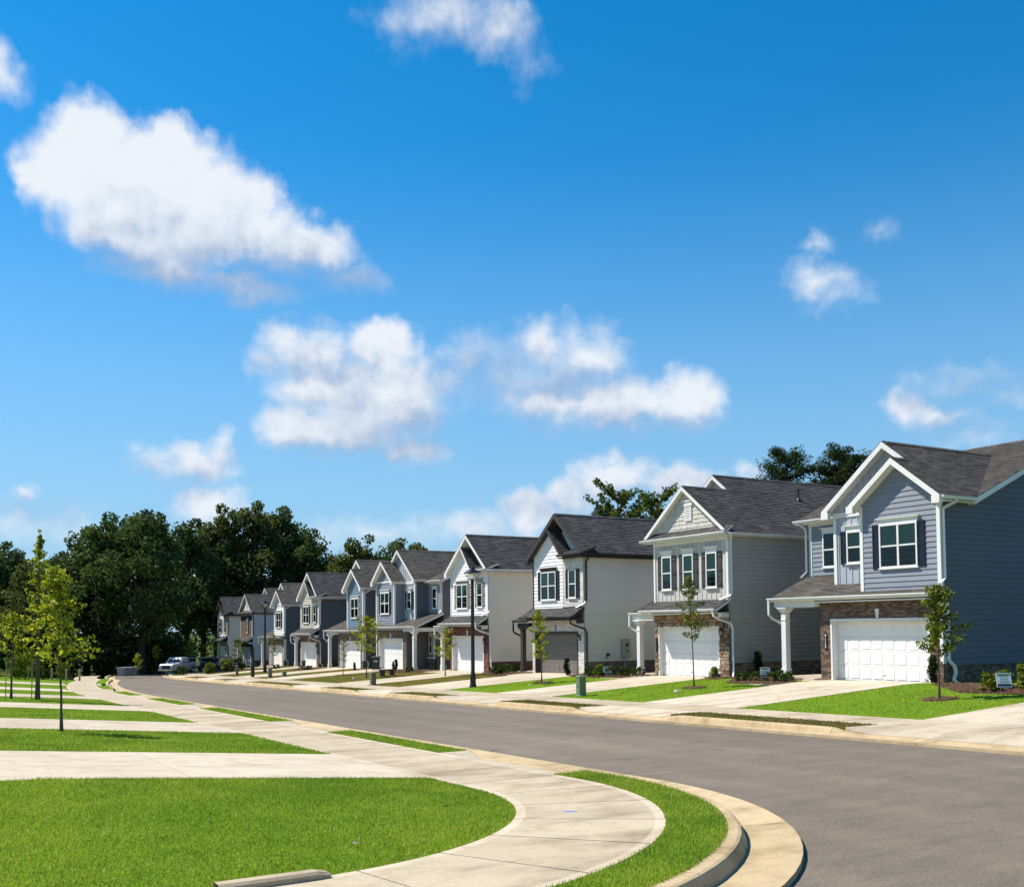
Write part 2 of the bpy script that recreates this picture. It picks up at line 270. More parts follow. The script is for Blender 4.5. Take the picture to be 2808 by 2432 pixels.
paint('lap_white', (0.80, 0.785, 0.755), 0.55, 0.04, 0.7, 0.3, objvar=0.04); paint('lap_pale', (0.70, 0.66, 0.60), 0.62, 0.05, 0.5, 0.2, objvar=0.05)
paint('lap_cream', (0.78, 0.71, 0.60), 0.62, 0.05, 0.5, 0.2, objvar=0.04); paint('lap_tan', (0.50, 0.46, 0.385), 0.62, 0.05); paint('lap_char', (0.115, 0.122, 0.132), 0.62, 0.06)
paint('lap_sky', (0.62, 0.64, 0.68), 0.62, 0.05); paint('shake_brown', (0.16, 0.105, 0.075), 0.75, 0.15, 3)
paint('shutter_navy', (0.006, 0.010, 0.024), 0.4, 0.15, 2, 0.4); paint('shutter_char', (0.058, 0.050, 0.050), 0.5, 0.12, 2); paint('shutter_black', (0.012, 0.011, 0.014), 0.4, 0.2, 2, 0.4); paint('shutter_taupe', (0.24, 0.195, 0.155), 0.55, 0.1, 2)
paint('iron_black', (0.010, 0.010, 0.011), 0.38, 0.25, 3, 0.5); paint('utility_green', (0.145, 0.205, 0.115), 0.55, 0.1, 2, 0.3); paint('utility_tan', (0.16, 0.155, 0.11), 0.6, 0.1, 2)
paint('utility_grey', (0.36, 0.36, 0.34), 0.5, 0.06, 2, 0.35); paint('sign_white', (0.78, 0.79, 0.76), 0.5, 0.03); paint('sign_dark', (0.035, 0.04, 0.035), 0.5, 0.1); paint('sign_green', (0.20, 0.30, 0.09), 0.5, 0.08); paint('sign_grey', (0.42, 0.45, 0.42), 0.5, 0.05)
paint('bark', (0.115, 0.085, 0.062), 0.95, 0.4, 14, 0.05); paint('bark_dark', (0.045, 0.035, 0.028), 0.95, 0.4, 5, 0.05); paint('stake', (0.32, 0.25, 0.17), 0.85, 0.2, 6)
paint('cart_plastic', (0.030, 0.034, 0.038), 0.5, 0.15, 2, 0.35); paint('rubber', (0.015, 0.015, 0.015), 0.8, 0.2, 4); paint('car_silver', (0.30, 0.30, 0.33), 0.25, 0.03, 1, 0.6); paint('car_dark', (0.022, 0.023, 0.028), 0.22, 0.1, 1, 0.6)
paint('car_glass', (0.014, 0.017, 0.020), 0.06, 0.1, 1, 0.7); paint('chrome', (0.55, 0.55, 0.55), 0.2, 0.05, 1, 0.5, 1.0); paint('headlight', (0.75, 0.76, 0.74), 0.12, 0.03, 1, 0.6); paint('dumpster_grey', (0.22, 0.235, 0.245), 0.6, 0.35, 2.2, grime=0.4)
paint('mark_blue', (0.12, 0.25, 0.72), 0.7, 0.1); paint('bone_white', (0.70, 0.68, 0.63), 0.7, 0.1); paint('lamp_white', (0.75, 0.74, 0.68), 0.5, 0.05)
LEAFY = dict(
 leaf_young=[(0, (0.075, 0.105, 0.010)), (0.4, (0.27, 0.32, 0.022)), (0.75, (0.46, 0.47, 0.035)), (1, (0.75, 0.60, 0.03))],
 leaf_maple=[(0, (0.040, 0.062, 0.008)), (0.5, (0.135, 0.175, 0.018)), (0.85, (0.27, 0.29, 0.028)), (1, (0.55, 0.44, 0.025))],
 leaf_wood=[(0, (0.034, 0.058, 0.024)), (0.5, (0.072, 0.112, 0.038)), (0.85, (0.125, 0.175, 0.055)), (1, (0.20, 0.23, 0.08))],
 leaf_wood_olive=[(0, (0.055, 0.066, 0.022)), (0.5, (0.105, 0.125, 0.036)), (0.85, (0.165, 0.185, 0.05)), (1, (0.24, 0.22, 0.07))],
 leaf_pine=[(0, (0.022, 0.040, 0.018)), (0.6, (0.052, 0.082, 0.032)), (1, (0.10, 0.13, 0.05))],
 leaf_open=[(0, (0.045, 0.070, 0.018)), (0.5, (0.105, 0.140, 0.030)), (0.9, (0.17, 0.205, 0.04)), (1, (0.30, 0.22, 0.05))],
 leaf_shrub=[(0, (0.020, 0.040, 0.010)), (0.5, (0.052, 0.090, 0.020)), (1, (0.125, 0.180, 0.040))],
 leaf_shrub_bright=[(0, (0.040, 0.065, 0.008)), (0.5, (0.12, 0.175, 0.020)), (1, (0.25, 0.30, 0.035))],
 leaf_cypress=[(0, (0.014, 0.026, 0.010)), (0.6, (0.034, 0.055, 0.020)), (1, (0.07, 0.10, 0.036))])
for k, st in LEAFY.items(): attr_mat(k, st, 0.6, transl=(0.42 if 'young' in k or 'maple' in k or 'bright' in k else 0.34), spec=(0.2 if 'young' in k or 'maple' in k else 0.04))
M = MATS

# ------------------------------------------------------------------ mesh helpers
def tag(o, label=None, cat=None, group=None, kind=None):
    if label: o['label'] = label
    if cat: o['category'] = cat
    if group: o['group'] = group
    if kind: o['kind'] = kind
    return o
def empty(name, loc=(0, 0, 0), rz=0.0, sc=1.0):
    o = bpy.data.objects.new(name, None); o.empty_display_size = 0.3; o.location = loc; o.rotation_euler = (0, 0, rz); o.scale = (sc, sc, sc); COL.objects.link(o); return o
def link(name, me, parent=None, loc=None):
    o = bpy.data.objects.new(name, me); COL.objects.link(o)
    if parent is not None: o.parent = parent
    if loc is not None: o.location = loc
    return o
class MB:
    def __init__(s, mir=1): s.v = []; s.f = []; s.uv = None; s.rnd = []; s.mi = []; s.mir = mir; s.smooth = False
    def pt(s, p): s.v.append((p[0], p[1] * s.mir, p[2])); return len(s.v) - 1
    def poly(s, pts, r=None, mi=0):
        ids = [s.pt(p) for p in pts]
        if s.mir < 0: ids.reverse()
        s.f.append(ids); s.rnd.append(random.random() if r is None else r); s.mi.append(mi)
    def hexa(s, a, b, r=None, mi=0):     # a, b: two quads (bottom/top) of corresponding points
        r = random.random() if r is None else r
        s.poly(a[::-1], r, mi); s.poly(b, r, mi)
        for i in range(4):
            j = (i + 1) % 4; s.poly([a[i], a[j], b[j], b[i]], r, mi)
    def box(s, x0, x1, y0, y1, z0, z1, r=None, mi=0):
        s.hexa([(x0, y0, z0), (x1, y0, z0), (x1, y1, z0), (x0, y1, z0)], [(x0, y0, z1), (x1, y0, z1), (x1, y1, z1), (x0, y1, z1)], r, mi)
    def prism(s, pts, vec, r=None, mi=0):
        q = [(p[0] + vec[0], p[1] + vec[1], p[2] + vec[2]) for p in pts]; r = random.random() if r is None else r
        s.poly(pts, r, mi); s.poly(q[::-1], r, mi)
        for i in range(len(pts)):
            j = (i + 1) % len(pts); s.poly([pts[j], pts[i], q[i], q[j]], r, mi)
    def tube(s, path, rad, n=8, cap=True, r=None, rot=0.0):
        path = [Vector(p) for p in path]; rads = rad if isinstance(rad, (list, tuple)) else [rad] * len(path); rings = []; r = random.random() if r is None else r
        prev = None
        for i, p in enumerate(path):
            d = (path[min(i + 1, len(path) - 1)] - path[max(i - 1, 0)]).normalized()
            ref = prev if prev is not None else (Vector((0, 0, 1)) if abs(d.z) < 0.9 else Vector((1, 0, 0)))
            a = d.cross(ref)
            a = a.normalized() if a.length > 1e-6 else Vector((1, 0, 0)); b = a.cross(d).normalized(); prev = b
            rings.append([p + (a * math.cos(2 * math.pi * k / n + rot) + b * math.sin(2 * math.pi * k / n + rot)) * rads[i] for k in range(n)])
        for i in range(len(rings) - 1):
            for k in range(n): s.poly([rings[i][k], rings[i][(k + 1) % n], rings[i + 1][(k + 1) % n], rings[i + 1][k]], r)
        if cap: s.poly(rings[0][::-1], r); s.poly(rings[-1], r)
    def lathe(s, prof, cx=0, cy=0, n=12, rot=0.0):
        for i in range(len(prof) - 1):
            (r0, z0), (r1, z1) = prof[i], prof[i + 1]
            for k in range(n):
                a0 = 2 * math.pi * k / n + rot; a1 = 2 * math.pi * (k + 1) / n + rot
                s.poly([(cx + r0 * math.cos(a0), cy + r0 * math.sin(a0), z0), (cx + r0 * math.cos(a1), cy + r0 * math.sin(a1), z0), (cx + r1 * math.cos(a1), cy + r1 * math.sin(a1), z1), (cx + r1 * math.cos(a0), cy + r1 * math.sin(a0), z1)], 0.5)
    def mesh(s, name, mats, attr=False):
        me = bpy.data.meshes.new(name); me.from_pydata(s.v, [], s.f)
        for mt in (mats if isinstance(mats, (list, tuple)) else [mats]): me.materials.append(mt)
        if any(s.mi): me.polygons.foreach_set('material_index', s.mi)
        if attr:
            at = me.attributes.new('rnd', 'FLOAT', 'FACE'); at.data.foreach_set('value', s.rnd)
        if s.uv is not None:
            ul = me.uv_layers.new(name='UVMap'); ul.data.foreach_set('uv', [c for f in s.uv for p in f for c in p])
        if s.smooth: me.polygons.foreach_set('use_smooth', [True] * len(me.polygons))
        me.update(); return me
    def build(s, name, mats, parent=None, attr=False, kind=None, loc=None):
        o = link(name, s.mesh(name, mats, attr), parent, loc)
        if kind: o['kind'] = kind
        return o
def tri_mesh(name, verts, k, rnd, mat):
    """verts (N*k,3) float array: N separate k-gons with a per-face random value"""
    nf = len(verts) // k; me = bpy.data.meshes.new(name)
    me.vertices.add(len(verts)); me.vertices.foreach_set('co', verts.astype(np.float32).ravel())
    me.loops.add(len(verts)); me.loops.foreach_set('vertex_index', np.arange(len(verts), dtype=np.int32))
    me.polygons.add(nf); me.polygons.foreach_set('loop_start', np.arange(0, nf * k, k, dtype=np.int32))
    me.materials.append(mat); me.update(calc_edges=True)
    at = me.attributes.new('rnd', 'FLOAT', 'FACE'); at.data.foreach_set('value', rnd.astype(np.float32))
    return me
def copy_tree(o, parent=None, loc=None, rz=None, sc=None):
    c = o.copy(); COL.objects.link(c); c.parent = parent
    if loc is not None: c.location = loc
    if rz is not None: c.rotation_euler = (0, 0, rz)
    if sc is not None: c.scale = sc
    for ch in o.children: copy_tree(ch, c)
    return c

# ------------------------------------------------------------------ ground shape
SL = 0.0208
def bend_r(t): return 0.006 * np.maximum(np.asarray(t, float) - 88, 0) ** 2
def bend_l(t): return np.minimum(0.0029 * np.maximum(np.asarray(t, float) - 55, 0) ** 2, bend_r(t) + 3.8)
def plane(t): return -0.493 - SL * np.clip(t, -30, 170)
def lot_in(n, t):      # distance inside the left corner lot, measured from the sidewalk's inner edge
    n = np.asarray(n, float) - bend_l(t); t = np.asarray(t, float)
    a = 7.38 - n; b = t - 9.45; R = 4.35
    return np.where((a < R) & (b < R), R - np.hypot(R - a, R - b), np.minimum(a, b))
def gz(n, t):
    n = np.asarray(n, float); t = np.asarray(t, float); nr = n - bend_r(t)
    return plane(t) + 0.08 * np.clip(lot_in(n, t), 0, 9) + 0.493 * np.clip((nr - 23.1) / 8.4, 0, 1)
def G3(n, t, h=0.0): return (float(n), float(t), float(gz(n, t)) + h)

def left_path(q, s):   # q: distance outwards from the sidewalk's inner edge, s: along the kerb
    if s >= 0: return (7.38 + q + float(bend_l(13.8 + s)), 13.8 + s)
    if s > -9.42:
        a = -s / 6.0; r = 4.35 + q; return (3.03 + r * math.cos(a), 13.8 - r * math.sin(a))
    return (3.03 + (s + 9.42), 9.45 - q)
def right_path(n, t): return (n + float(bend_r(t)), t)

# terrain far and wide
def terrain():
    xs = np.concatenate([np.linspace(-900, -60, 8), np.linspace(-40, 80, 25), np.linspace(110, 900, 8)])
    ys = np.concatenate([np.linspace(-400, -40, 5), np.linspace(-20, 170, 39), np.linspace(200, 1500, 9)])
    mb = MB()
    def z(x, y):
        h = float(plane(y))
        if -1 < (x - float(bend_r(y))) < 23: return h - 0.55
        return float(gz(x, y)) - 0.10 - (0.45 if y < 12 else 0)
    for i in range(len(xs) - 1):
        for j in range(len(ys) - 1):
            c = [(xs[i], ys[j]), (xs[i + 1], ys[j]), (xs[i + 1], ys[j + 1]), (xs[i], ys[j + 1])]
            mb.poly([(x, y, z(x, y)) for x, y in c])
    tag(mb.build('ground', M['terrain']), kind='structure')
terrain()

def road():
    mb = MB(); st = 0.9
    ts = np.arange(-40, 122, st)
    for t0 in ts:
        t1 = t0 + st; tm = t0 + st / 2
        right = 19.15; ns = np.linspace(-60, right, 89)
        for i in range(len(ns) - 1):
            nm = (ns[i] + ns[i + 1]) / 2
            x0, x1 = ns[i], ns[i + 1]
            sh0, sh1 = float(bend_r(t0)), float(bend_r(t1))
            if float(lot_in(nm + float(bend_r(tm)), tm)) > -2.75: continue
            mb.poly([(x + s, t, float(plane(t)) - 0.185 + 0.03 * max(0, 1 - abs(x - 14.9) / 4.2)) for x, t, s in ((x0, t0, sh0), (x1, t0, sh0), (x1, t1, sh1), (x0, t1, sh1))])
    # the carriageway carries on to the right of the corner, past the camera
    tag(mb.build('road', M['asphalt']), kind='structure')
road()

def slab(parent, fn, a0, a1, b0, b1, h=0.02, na=1, nb=1, border=0.0, mats=('concrete', 'concrete_smooth'), gap=0.013, name='slab', th=0.09, zf=None):
    ak = list(np.linspace(a0, a1, na + 1)) if not border else [a0, a0 + border] + list(np.linspace(a0 + border, a1 - border, na + 1))[1:-1] + [a1 - border, a1]
    bk = np.linspace(b0 + gap, b1 - gap, nb + 1); mb = MB(); zf = zf or (lambda x, y: float(gz(x, y)))
    P = [[None] * len(bk) for _ in ak]
    for i, a in enumerate(ak):
        for j, b in enumerate(bk):
            x, y = fn(a, b); P[i][j] = (x, y, zf(x, y) + h)
    nA, nB = len(ak) - 1, len(bk) - 1
    for i in range(nA):
        mi = 1 if border and i in (0, nA - 1) else 0
        for j in range(nB): mb.poly([P[i][j], P[i + 1][j], P[i + 1][j + 1], P[i][j + 1]], mi=mi)
    dn = lambda p: (p[0], p[1], p[2] - th)
    for j in range(nB):
        for i in (0, nA): mb.poly([P[i][j], P[i][j + 1], dn(P[i][j + 1]), dn(P[i][j])], mi=1 if border else 0)
    for i in range(nA):
        for j in (0, nB): mb.poly([P[i][j], P[i + 1][j], dn(P[i + 1][j]), dn(P[i][j])])
    return mb.build(name, [M[k] for k in mats], parent)
def bed(name, fn, a0, a1, b0, b1, nb, na=1, h=-0.03):
    mb = MB(); ak = np.linspace(a0, a1, na + 1); bk = np.linspace(b0, b1, nb + 1)
    g = [[(lambda p: (p[0], p[1], float(gz(*p)) + h))(fn(a, b)) for b in bk] for a in ak]
    for i in range(na):
        for j in range(nb): mb.poly([g[i][j], g[i + 1][j], g[i + 1][j + 1], g[i][j + 1]])
    return tag(mb.build(name, M['soil']), kind='structure')

# sidewalks
sw = bed('sidewalk', left_path, 0.02, 1.88, -13.0, 92, 120)
s = -13.0
while s < 92:
    ln = 1.52 if s < 0 or s > 1 else 1.6
    slab(sw, left_path, 0, 1.9, s, s + ln, 0.015, nb=(5 if s < 0 else 1), border=0.13); s += ln
sw2 = bed('sidewalk', right_path, 21.12, 23.08, -6, 122, 60)
t = -6.0
while t < 121:
    slab(sw2, right_path, 21.1, 23.1, t, t + 1.75, 0.012, border=0.11); t += 1.75

# kerbs and gutters (profile: distance from the back, height)
L_APR = [(0.9, 5.1), (12.1, 16.8), (26.2, 29.4), (37.0, 41.2), (47.6, 52.6), (60.0, 65.0)]      # along the left kerb, s = t - 13.8
R_APR = [(12.2, 17.6), (24.7, 29.4), (35.3, 40.8), (46.3, 50.3), (56.2, 61.2), (71.8, 77.0), (81.0, 86.2), (92.0, 97.4), (105.5, 110.5)]
def drop(x, aprs):
    d = 1.0
    for a, b in aprs:
        if x <= a - .45 or x >= b + .45: continue
        d = min(d, max(0.0, (a - x) / .45, (x - b) / .45))
    return d
def kerb_run(fn, sgn, q_back, aprs, u0, u1, step, gut):
    kerb = tag(MB().build('curb', M['concrete_curb']), kind='structure'); gutter = tag(MB().build('gutter', M['concrete_curb']), kind='structure')
    u = u0
    while u < u1:
        e = min(u + step, u1); nseg = 8; us = np.linspace(u + .006, e - .006, nseg + 1)
        mb = MB(); mb.smooth = False; rows = []
        for w in us:
            d = drop(w, aprs); top = 0.005 - (1 - d) * 0.115
            prof = [(0, -0.35), (0, top), (0.15, top), (0.185, top - 0.012), (0.205, top - 0.035 * d - .004), (0.25, -0.152), (0.25, -0.35)]
            rows.append([(lambda p: (p[0], p[1], float(plane(p[1])) + z))(fn(q_back + sgn * q, w)) for q, z in prof])
        for i in range(nseg):
            for k in range(len(rows[0]) - 1): mb.poly([rows[i][k], rows[i][k + 1], rows[i + 1][k + 1], rows[i + 1][k]])
        mb.poly(rows[0]); mb.poly(rows[-1][::-1]); mb.build('curb_block', M['concrete_curb'], kerb)
        mb = MB(); rows = []
        for w in us:
            prof = [(0.245, -0.15), (0.40, -0.148), (gut, -0.118), (gut + .006, -0.22)]
            rows.append([(lambda p: (p[0], p[1], float(plane(p[1])) + z))(fn(q_back + sgn * q, w)) for q, z in prof])
        for i in range(nseg):
            for k in range(3): mb.poly([rows[i][k], rows[i][k + 1], rows[i + 1][k + 1], rows[i + 1][k]])
        mb.build('gutter_slab', M['concrete_curb'], gutter)
        u = e
kerb_run(left_path, 1, 2.6, L_APR, -9.42 - 3, 95, 2.98, 0.86)
kerb_run(right_path, -1, 19.87, R_APR, -6, 120, 3.0, 0.84)

# driveways, aprons, walks
def drive(side, t0, t1, n0, n1, cols=2, rows=3, label=None):
    fn = (lambda a, b: (a, b)); d = bed('driveway', fn, n0, n1, t0 + .02, t1 - .02, 4, 6)
    for i in range(rows):
        for j in range(cols):
            a0 = n0 + (n1 - n0) * i / rows; a1 = n0 + (n1 - n0) * (i + 1) / rows; b0 = t0 + (t1 - t0) * j / cols; b1 = t0 + (t1 - t0) * (j + 1) / cols
            slab(d, fn, a0 + .006, a1 - .006, b0, b1, 0.02, na=3, nb=2, mats=('concrete_drive', 'concrete_smooth'), name='driveway_slab')
    return d
R_DRV = [(11.8, 18.0), (25.1, 30.1), (36.4, 41.3), (46.6, 52.3), (57.2, 62.0), (72.6, 77.7), (81.7, 86.6), (93.8, 98.6), (106.6, 111.2)]
for i, (a, b) in enumerate(R_DRV):
    sh = float(bend_r((a + b) / 2)); drive('r', a, b, 23.11 + sh, 32.95 + min(sh, .8))
L_DRV = [(15.45, 20.25), (27.0, 31.9), (39.4, 44.3), (51.6, 56.4), (63.6, 68.5), (77, 81.5)]
for (a, b) in L_DRV: drive('l', a, b, -8 + float(bend_l(a)), 7.36 + float(bend_l((a + b) / 2)), 1, 4)
def apron_z(lo, hi, side, t0, t1):
    def f(x, y):
        k = (x - lo) / (hi - lo) if side > 0 else (hi - x) / (hi - lo); k = min(max(k, 0), 1) * min(1.0, max(0.0, min(y - t0, t1 - y)) / .5)     # 0 at the walk, 1 at the kerb; the ends flare up to the verge
        return float(plane(y)) + 0.015 * (1 - k) - 0.105 * k
    return f
for (a, b) in L_APR:
    a_, b_ = a + 13.8, b + 13.8; sh = float(bend_l((a_ + b_) / 2)); lo, hi = 9.28 + sh, 9.975 + sh
    ap = tag(slab(None, lambda n, t: (n, t), lo + .006, hi, a_ - .12, b_ + .12, 0.0, na=2, nb=16, mats=('concrete_drive', 'concrete_smooth'), name='apron', zf=apron_z(lo, hi, 1, a_ - .12, b_ + .12), gap=.003), kind='structure')
for (a, b) in R_APR:
    sh = float(bend_r((a + b) / 2)); lo, hi = 19.875 + sh, 21.094 + sh
    f = apron_z(lo, hi, -1, a - .15, b + .15)
    tag(slab(None, lambda n, t: (n, t), lo, hi, a - .15, b + .15, 0.002, na=3, nb=16, gap=.003, mats=('concrete_drive', 'concrete_smooth'), name='apron', zf=f), kind='structure')
for hi_, (n0, n1, t0, t1) in enumerate([(29.6, 33.4, 30.12, 31.7), (30.3, 34.2, 41.32, 43.2), (30.3, 33.6, 52.32, 54.6), (30.5, 33.4, 62.02, 65.8), (30.5, 34, 86.62, 88.4)]):
    w = bed('front_walk', lambda a, b: (a, b), n0, n1, t0, t1, 2, 3); slab(w, lambda a, b: (a, b), n0, n1, t0, t1, 0.02, na=3, mats=('concrete_drive', 'concrete_smooth'), name='walk_slab')

# lawns
LAWNS = []
def lawn(t0, t1, n0, n1, mat='lawn_green', wob=0.05, fn=None):
    fn = fn or (lambda a, b: (a, b)); na = max(2, int(abs(n1 - n0) / .7)); nb = max(2, int((t1 - t0) / .5)); mb = MB()
    jit = lambda i, mx: 0 if 0 < i < mx else random.uniform(-wob, wob * .3)
    P = []
    for i in range(na + 1):
        row = []
        for j in range(nb + 1):
            a = n0 + (n1 - n0) * i / na; b = t0 + (t1 - t0) * j / nb
            x, y = fn(a, b); row.append((x, y + (random.uniform(-wob, wob) if j in (0, nb) else 0), float(gz(x, y)) + 0.012 + random.uniform(-.008, .008)))
        P.append(row)
    for i in range(na):
        for j in range(nb): mb.poly([P[i][j], P[i + 1][j], P[i + 1][j + 1], P[i][j + 1]])
    for row in (P[0], P[-1], [r[0] for r in P], [r[-1] for r in P]):
        for k in range(len(row) - 1):
            p, q = row[k], row[k + 1]; mb.poly([p, q, (q[0], q[1], q[2] - .12), (p[0], p[1], p[2] - .12)])
    o = tag(mb.build('lawn', M[mat]), kind='structure'); LAWNS.append((t0, t1, n0, n1, mat, fn)); return o
# near corner lawn: follows the curve of the walk
def corner_lawn():
    mb = MB(); ns = np.linspace(-14, 7.36, 62); ts = np.linspace(9.3, 15.45, 26)
    def P(n, t):
        li = float(lot_in(n, t))
        if li < 0:       # pull the rim onto the walk's edge
            if n > 3.03 and t < 13.8:
                v = Vector((n - 3.03, t - 13.8)).normalized() * 4.345; n, t = 3.03 + v.x, 13.8 + v.y
            else: t = 9.455
        return (n, t, float(gz(n, t)) + 0.012)
    for i in range(len(ns) - 1):
        for j in range(len(ts) - 1):
            c = [(ns[i], ts[j]), (ns[i + 1], ts[j]), (ns[i + 1], ts[j + 1]), (ns[i], ts[j + 1])]
            if all(float(lot_in(*p)) < 0 for p in c): continue
            mb.poly([P(*p) for p in c])
    tag(mb.build('lawn', M['lawn_green']), kind='structure')
corner_lawn()
LL = [(20.27, 26.98), (31.92, 39.38), (44.32, 51.58), (56.42, 63.58), (68.52, 76.98), (81.52, 93)]
for a, b in LL: lawn(a, b, -10, 7.36, 'lawn_green', 0.03, lambda n, t: (n + float(bend_l(t)), t))
lawn(-10.0, 0.77, 1.91, 2.59, 'lawn_green', 0.0, left_path)          # verge round the corner
LV = [(5.23, 11.97), (16.93, 26.07), (29.53, 36.87), (41.33, 47.47), (52.73, 59.87), (65.13, 80)]
for a, b in LV: lawn(a, b, 1.91, 2.59, 'lawn_green', 0.0, left_path)
RL = [(18.02, 25.08, 'lawn_green'), (30.12, 36.38, 'lawn_green'), (41.32, 46.58, 'lawn_green'), (52.32, 57.18, 'lawn_olive'), (62.02, 72.58, 'lawn_olive'), (77.72, 81.68, 'lawn_olive'), (86.62, 93.78, 'lawn_olive'), (98.62, 106.58, 'lawn_dry'), (111.22, 125, 'lawn_dry')]
for a, b, mt in RL: lawn(a, b, 23.11, 40, mt, 0.05, right_path)
lawn(4, 11.78, 23.11, 40, 'lawn_green', 0.05)
RV = [(4, 12.04), (17.76, 24.54), (29.56, 35.14), (40.96, 46.14), (50.46, 56.04), (61.36, 71.64), (77.16, 80.84), (86.36, 91.84), (97.56, 105.34)]
for i, (a, b) in enumerate(RV): lawn(a, b, 19.88, 21.09, 'lawn_dry' if i < 5 else 'lawn_olive', 0.0, right_path)

# ------------------------------------------------------------------ grass blades
def blades(name, n, t, h, w, mat, label):
    k = len(n); z = gz(n, t) + 0.005
    ang = RNG.uniform(0, math.pi, k); lean = RNG.uniform(0, .9, k) * h; la = RNG.uniform(0, 2 * math.pi, k); hh = h * RNG.uniform(.5, 1.15, k); ww = w * RNG.uniform(.6, 1.2, k)
    b = np.stack([n, t, z], 1); d = np.stack([np.cos(ang) * ww, np.sin(ang) * ww, 0 * ww], 1); tip = b + np.stack([np.cos(la) * lean, np.sin(la) * lean, hh], 1)
    v = np.stack([b - d, b + d, tip], 1).reshape(-1, 3)
    o = link(name, tri_mesh(name, v, 3, RNG.beta(1.5, 1.9, k), M[mat])); return tag(o, label, 'grass', kind='stuff')
def scatter(t0, t1, n0, n1, dens, fn=None):
    k = int(abs(n1 - n0) * (t1 - t0) * dens); a = RNG.uniform(n0, n1, k); b = RNG.uniform(t0, t1, k); return a, b
a, b = scatter(9.4, 15.5, .35, 7.4, 2600); keep = (lot_in(a, b) > .01) & (b < 15.47 + .03 * np.sin(a * 9)); a, b = a[keep], b[keep]
blades('grass', a, b, 0.046, 0.0055, 'blade_green', 'thick bright green turf of the lawn at the walk corner')
# corner verge
k = 26000; q = RNG.uniform(1.9, 2.63, k); s_ = RNG.uniform(-9.3, .72, k); ang = -s_ / 6.0; r = 4.35 + q; blades('grass', 3.03 + r * np.cos(ang), 13.8 - r * np.sin(ang), 0.052, 0.0055, 'blade_green', 'thick green grass on the curved verge inside the curb')
N_L, T_L = [], []
for (t0, t1), dn in zip(LL, (900, 480, 300, 160, 110, 60)):
    a, b = scatter(t0, t1, .05 * t0 - .5, 7.42, dn); N_L.append(a + bend_l(b)); T_L.append(b)
for (s0, s1), dn in zip(LV, (1300, 800, 500, 250, 140, 80)):
    a, b = scatter(s0 + 13.8, s1 + 13.8, 9.28, 9.98, dn); N_L.append(a + bend_l(b)); T_L.append(b)
blades('grass', np.concatenate(N_L), np.concatenate(T_L), 0.05, 0.009, 'blade_green', 'green grass on the lawns and verges left of the road')
for mt, bl, lab in (('lawn_green', 'blade_green', 'green grass on the front lawns of the three nearest houses'), ('lawn_olive', 'blade_olive', 'patchy olive grass on the front lawns further down the row'), ('lawn_dry', 'blade_dry', 'dry olive brown grass on the verges along the right curb')):
    A, B = [], []
    for a0, b0, m0 in RL:
        if m0 == mt:
            a, b = scatter(a0, b0, 23.1, 31.4, 240 if a0 < 40 else 90); A.append(a + bend_r(b)); B.append(b)
    for i, (a0, b0) in enumerate(RV):
        if ('lawn_dry' if i < 5 else 'lawn_olive') == mt:
            a, b = scatter(a0, b0, 19.87, 21.1, 420 if a0 < 40 else 150); A.append(a + bend_r(b)); B.append(b)
    blades('grass', np.concatenate(A), np.concatenate(B), 0.05, 0.012, bl, lab)

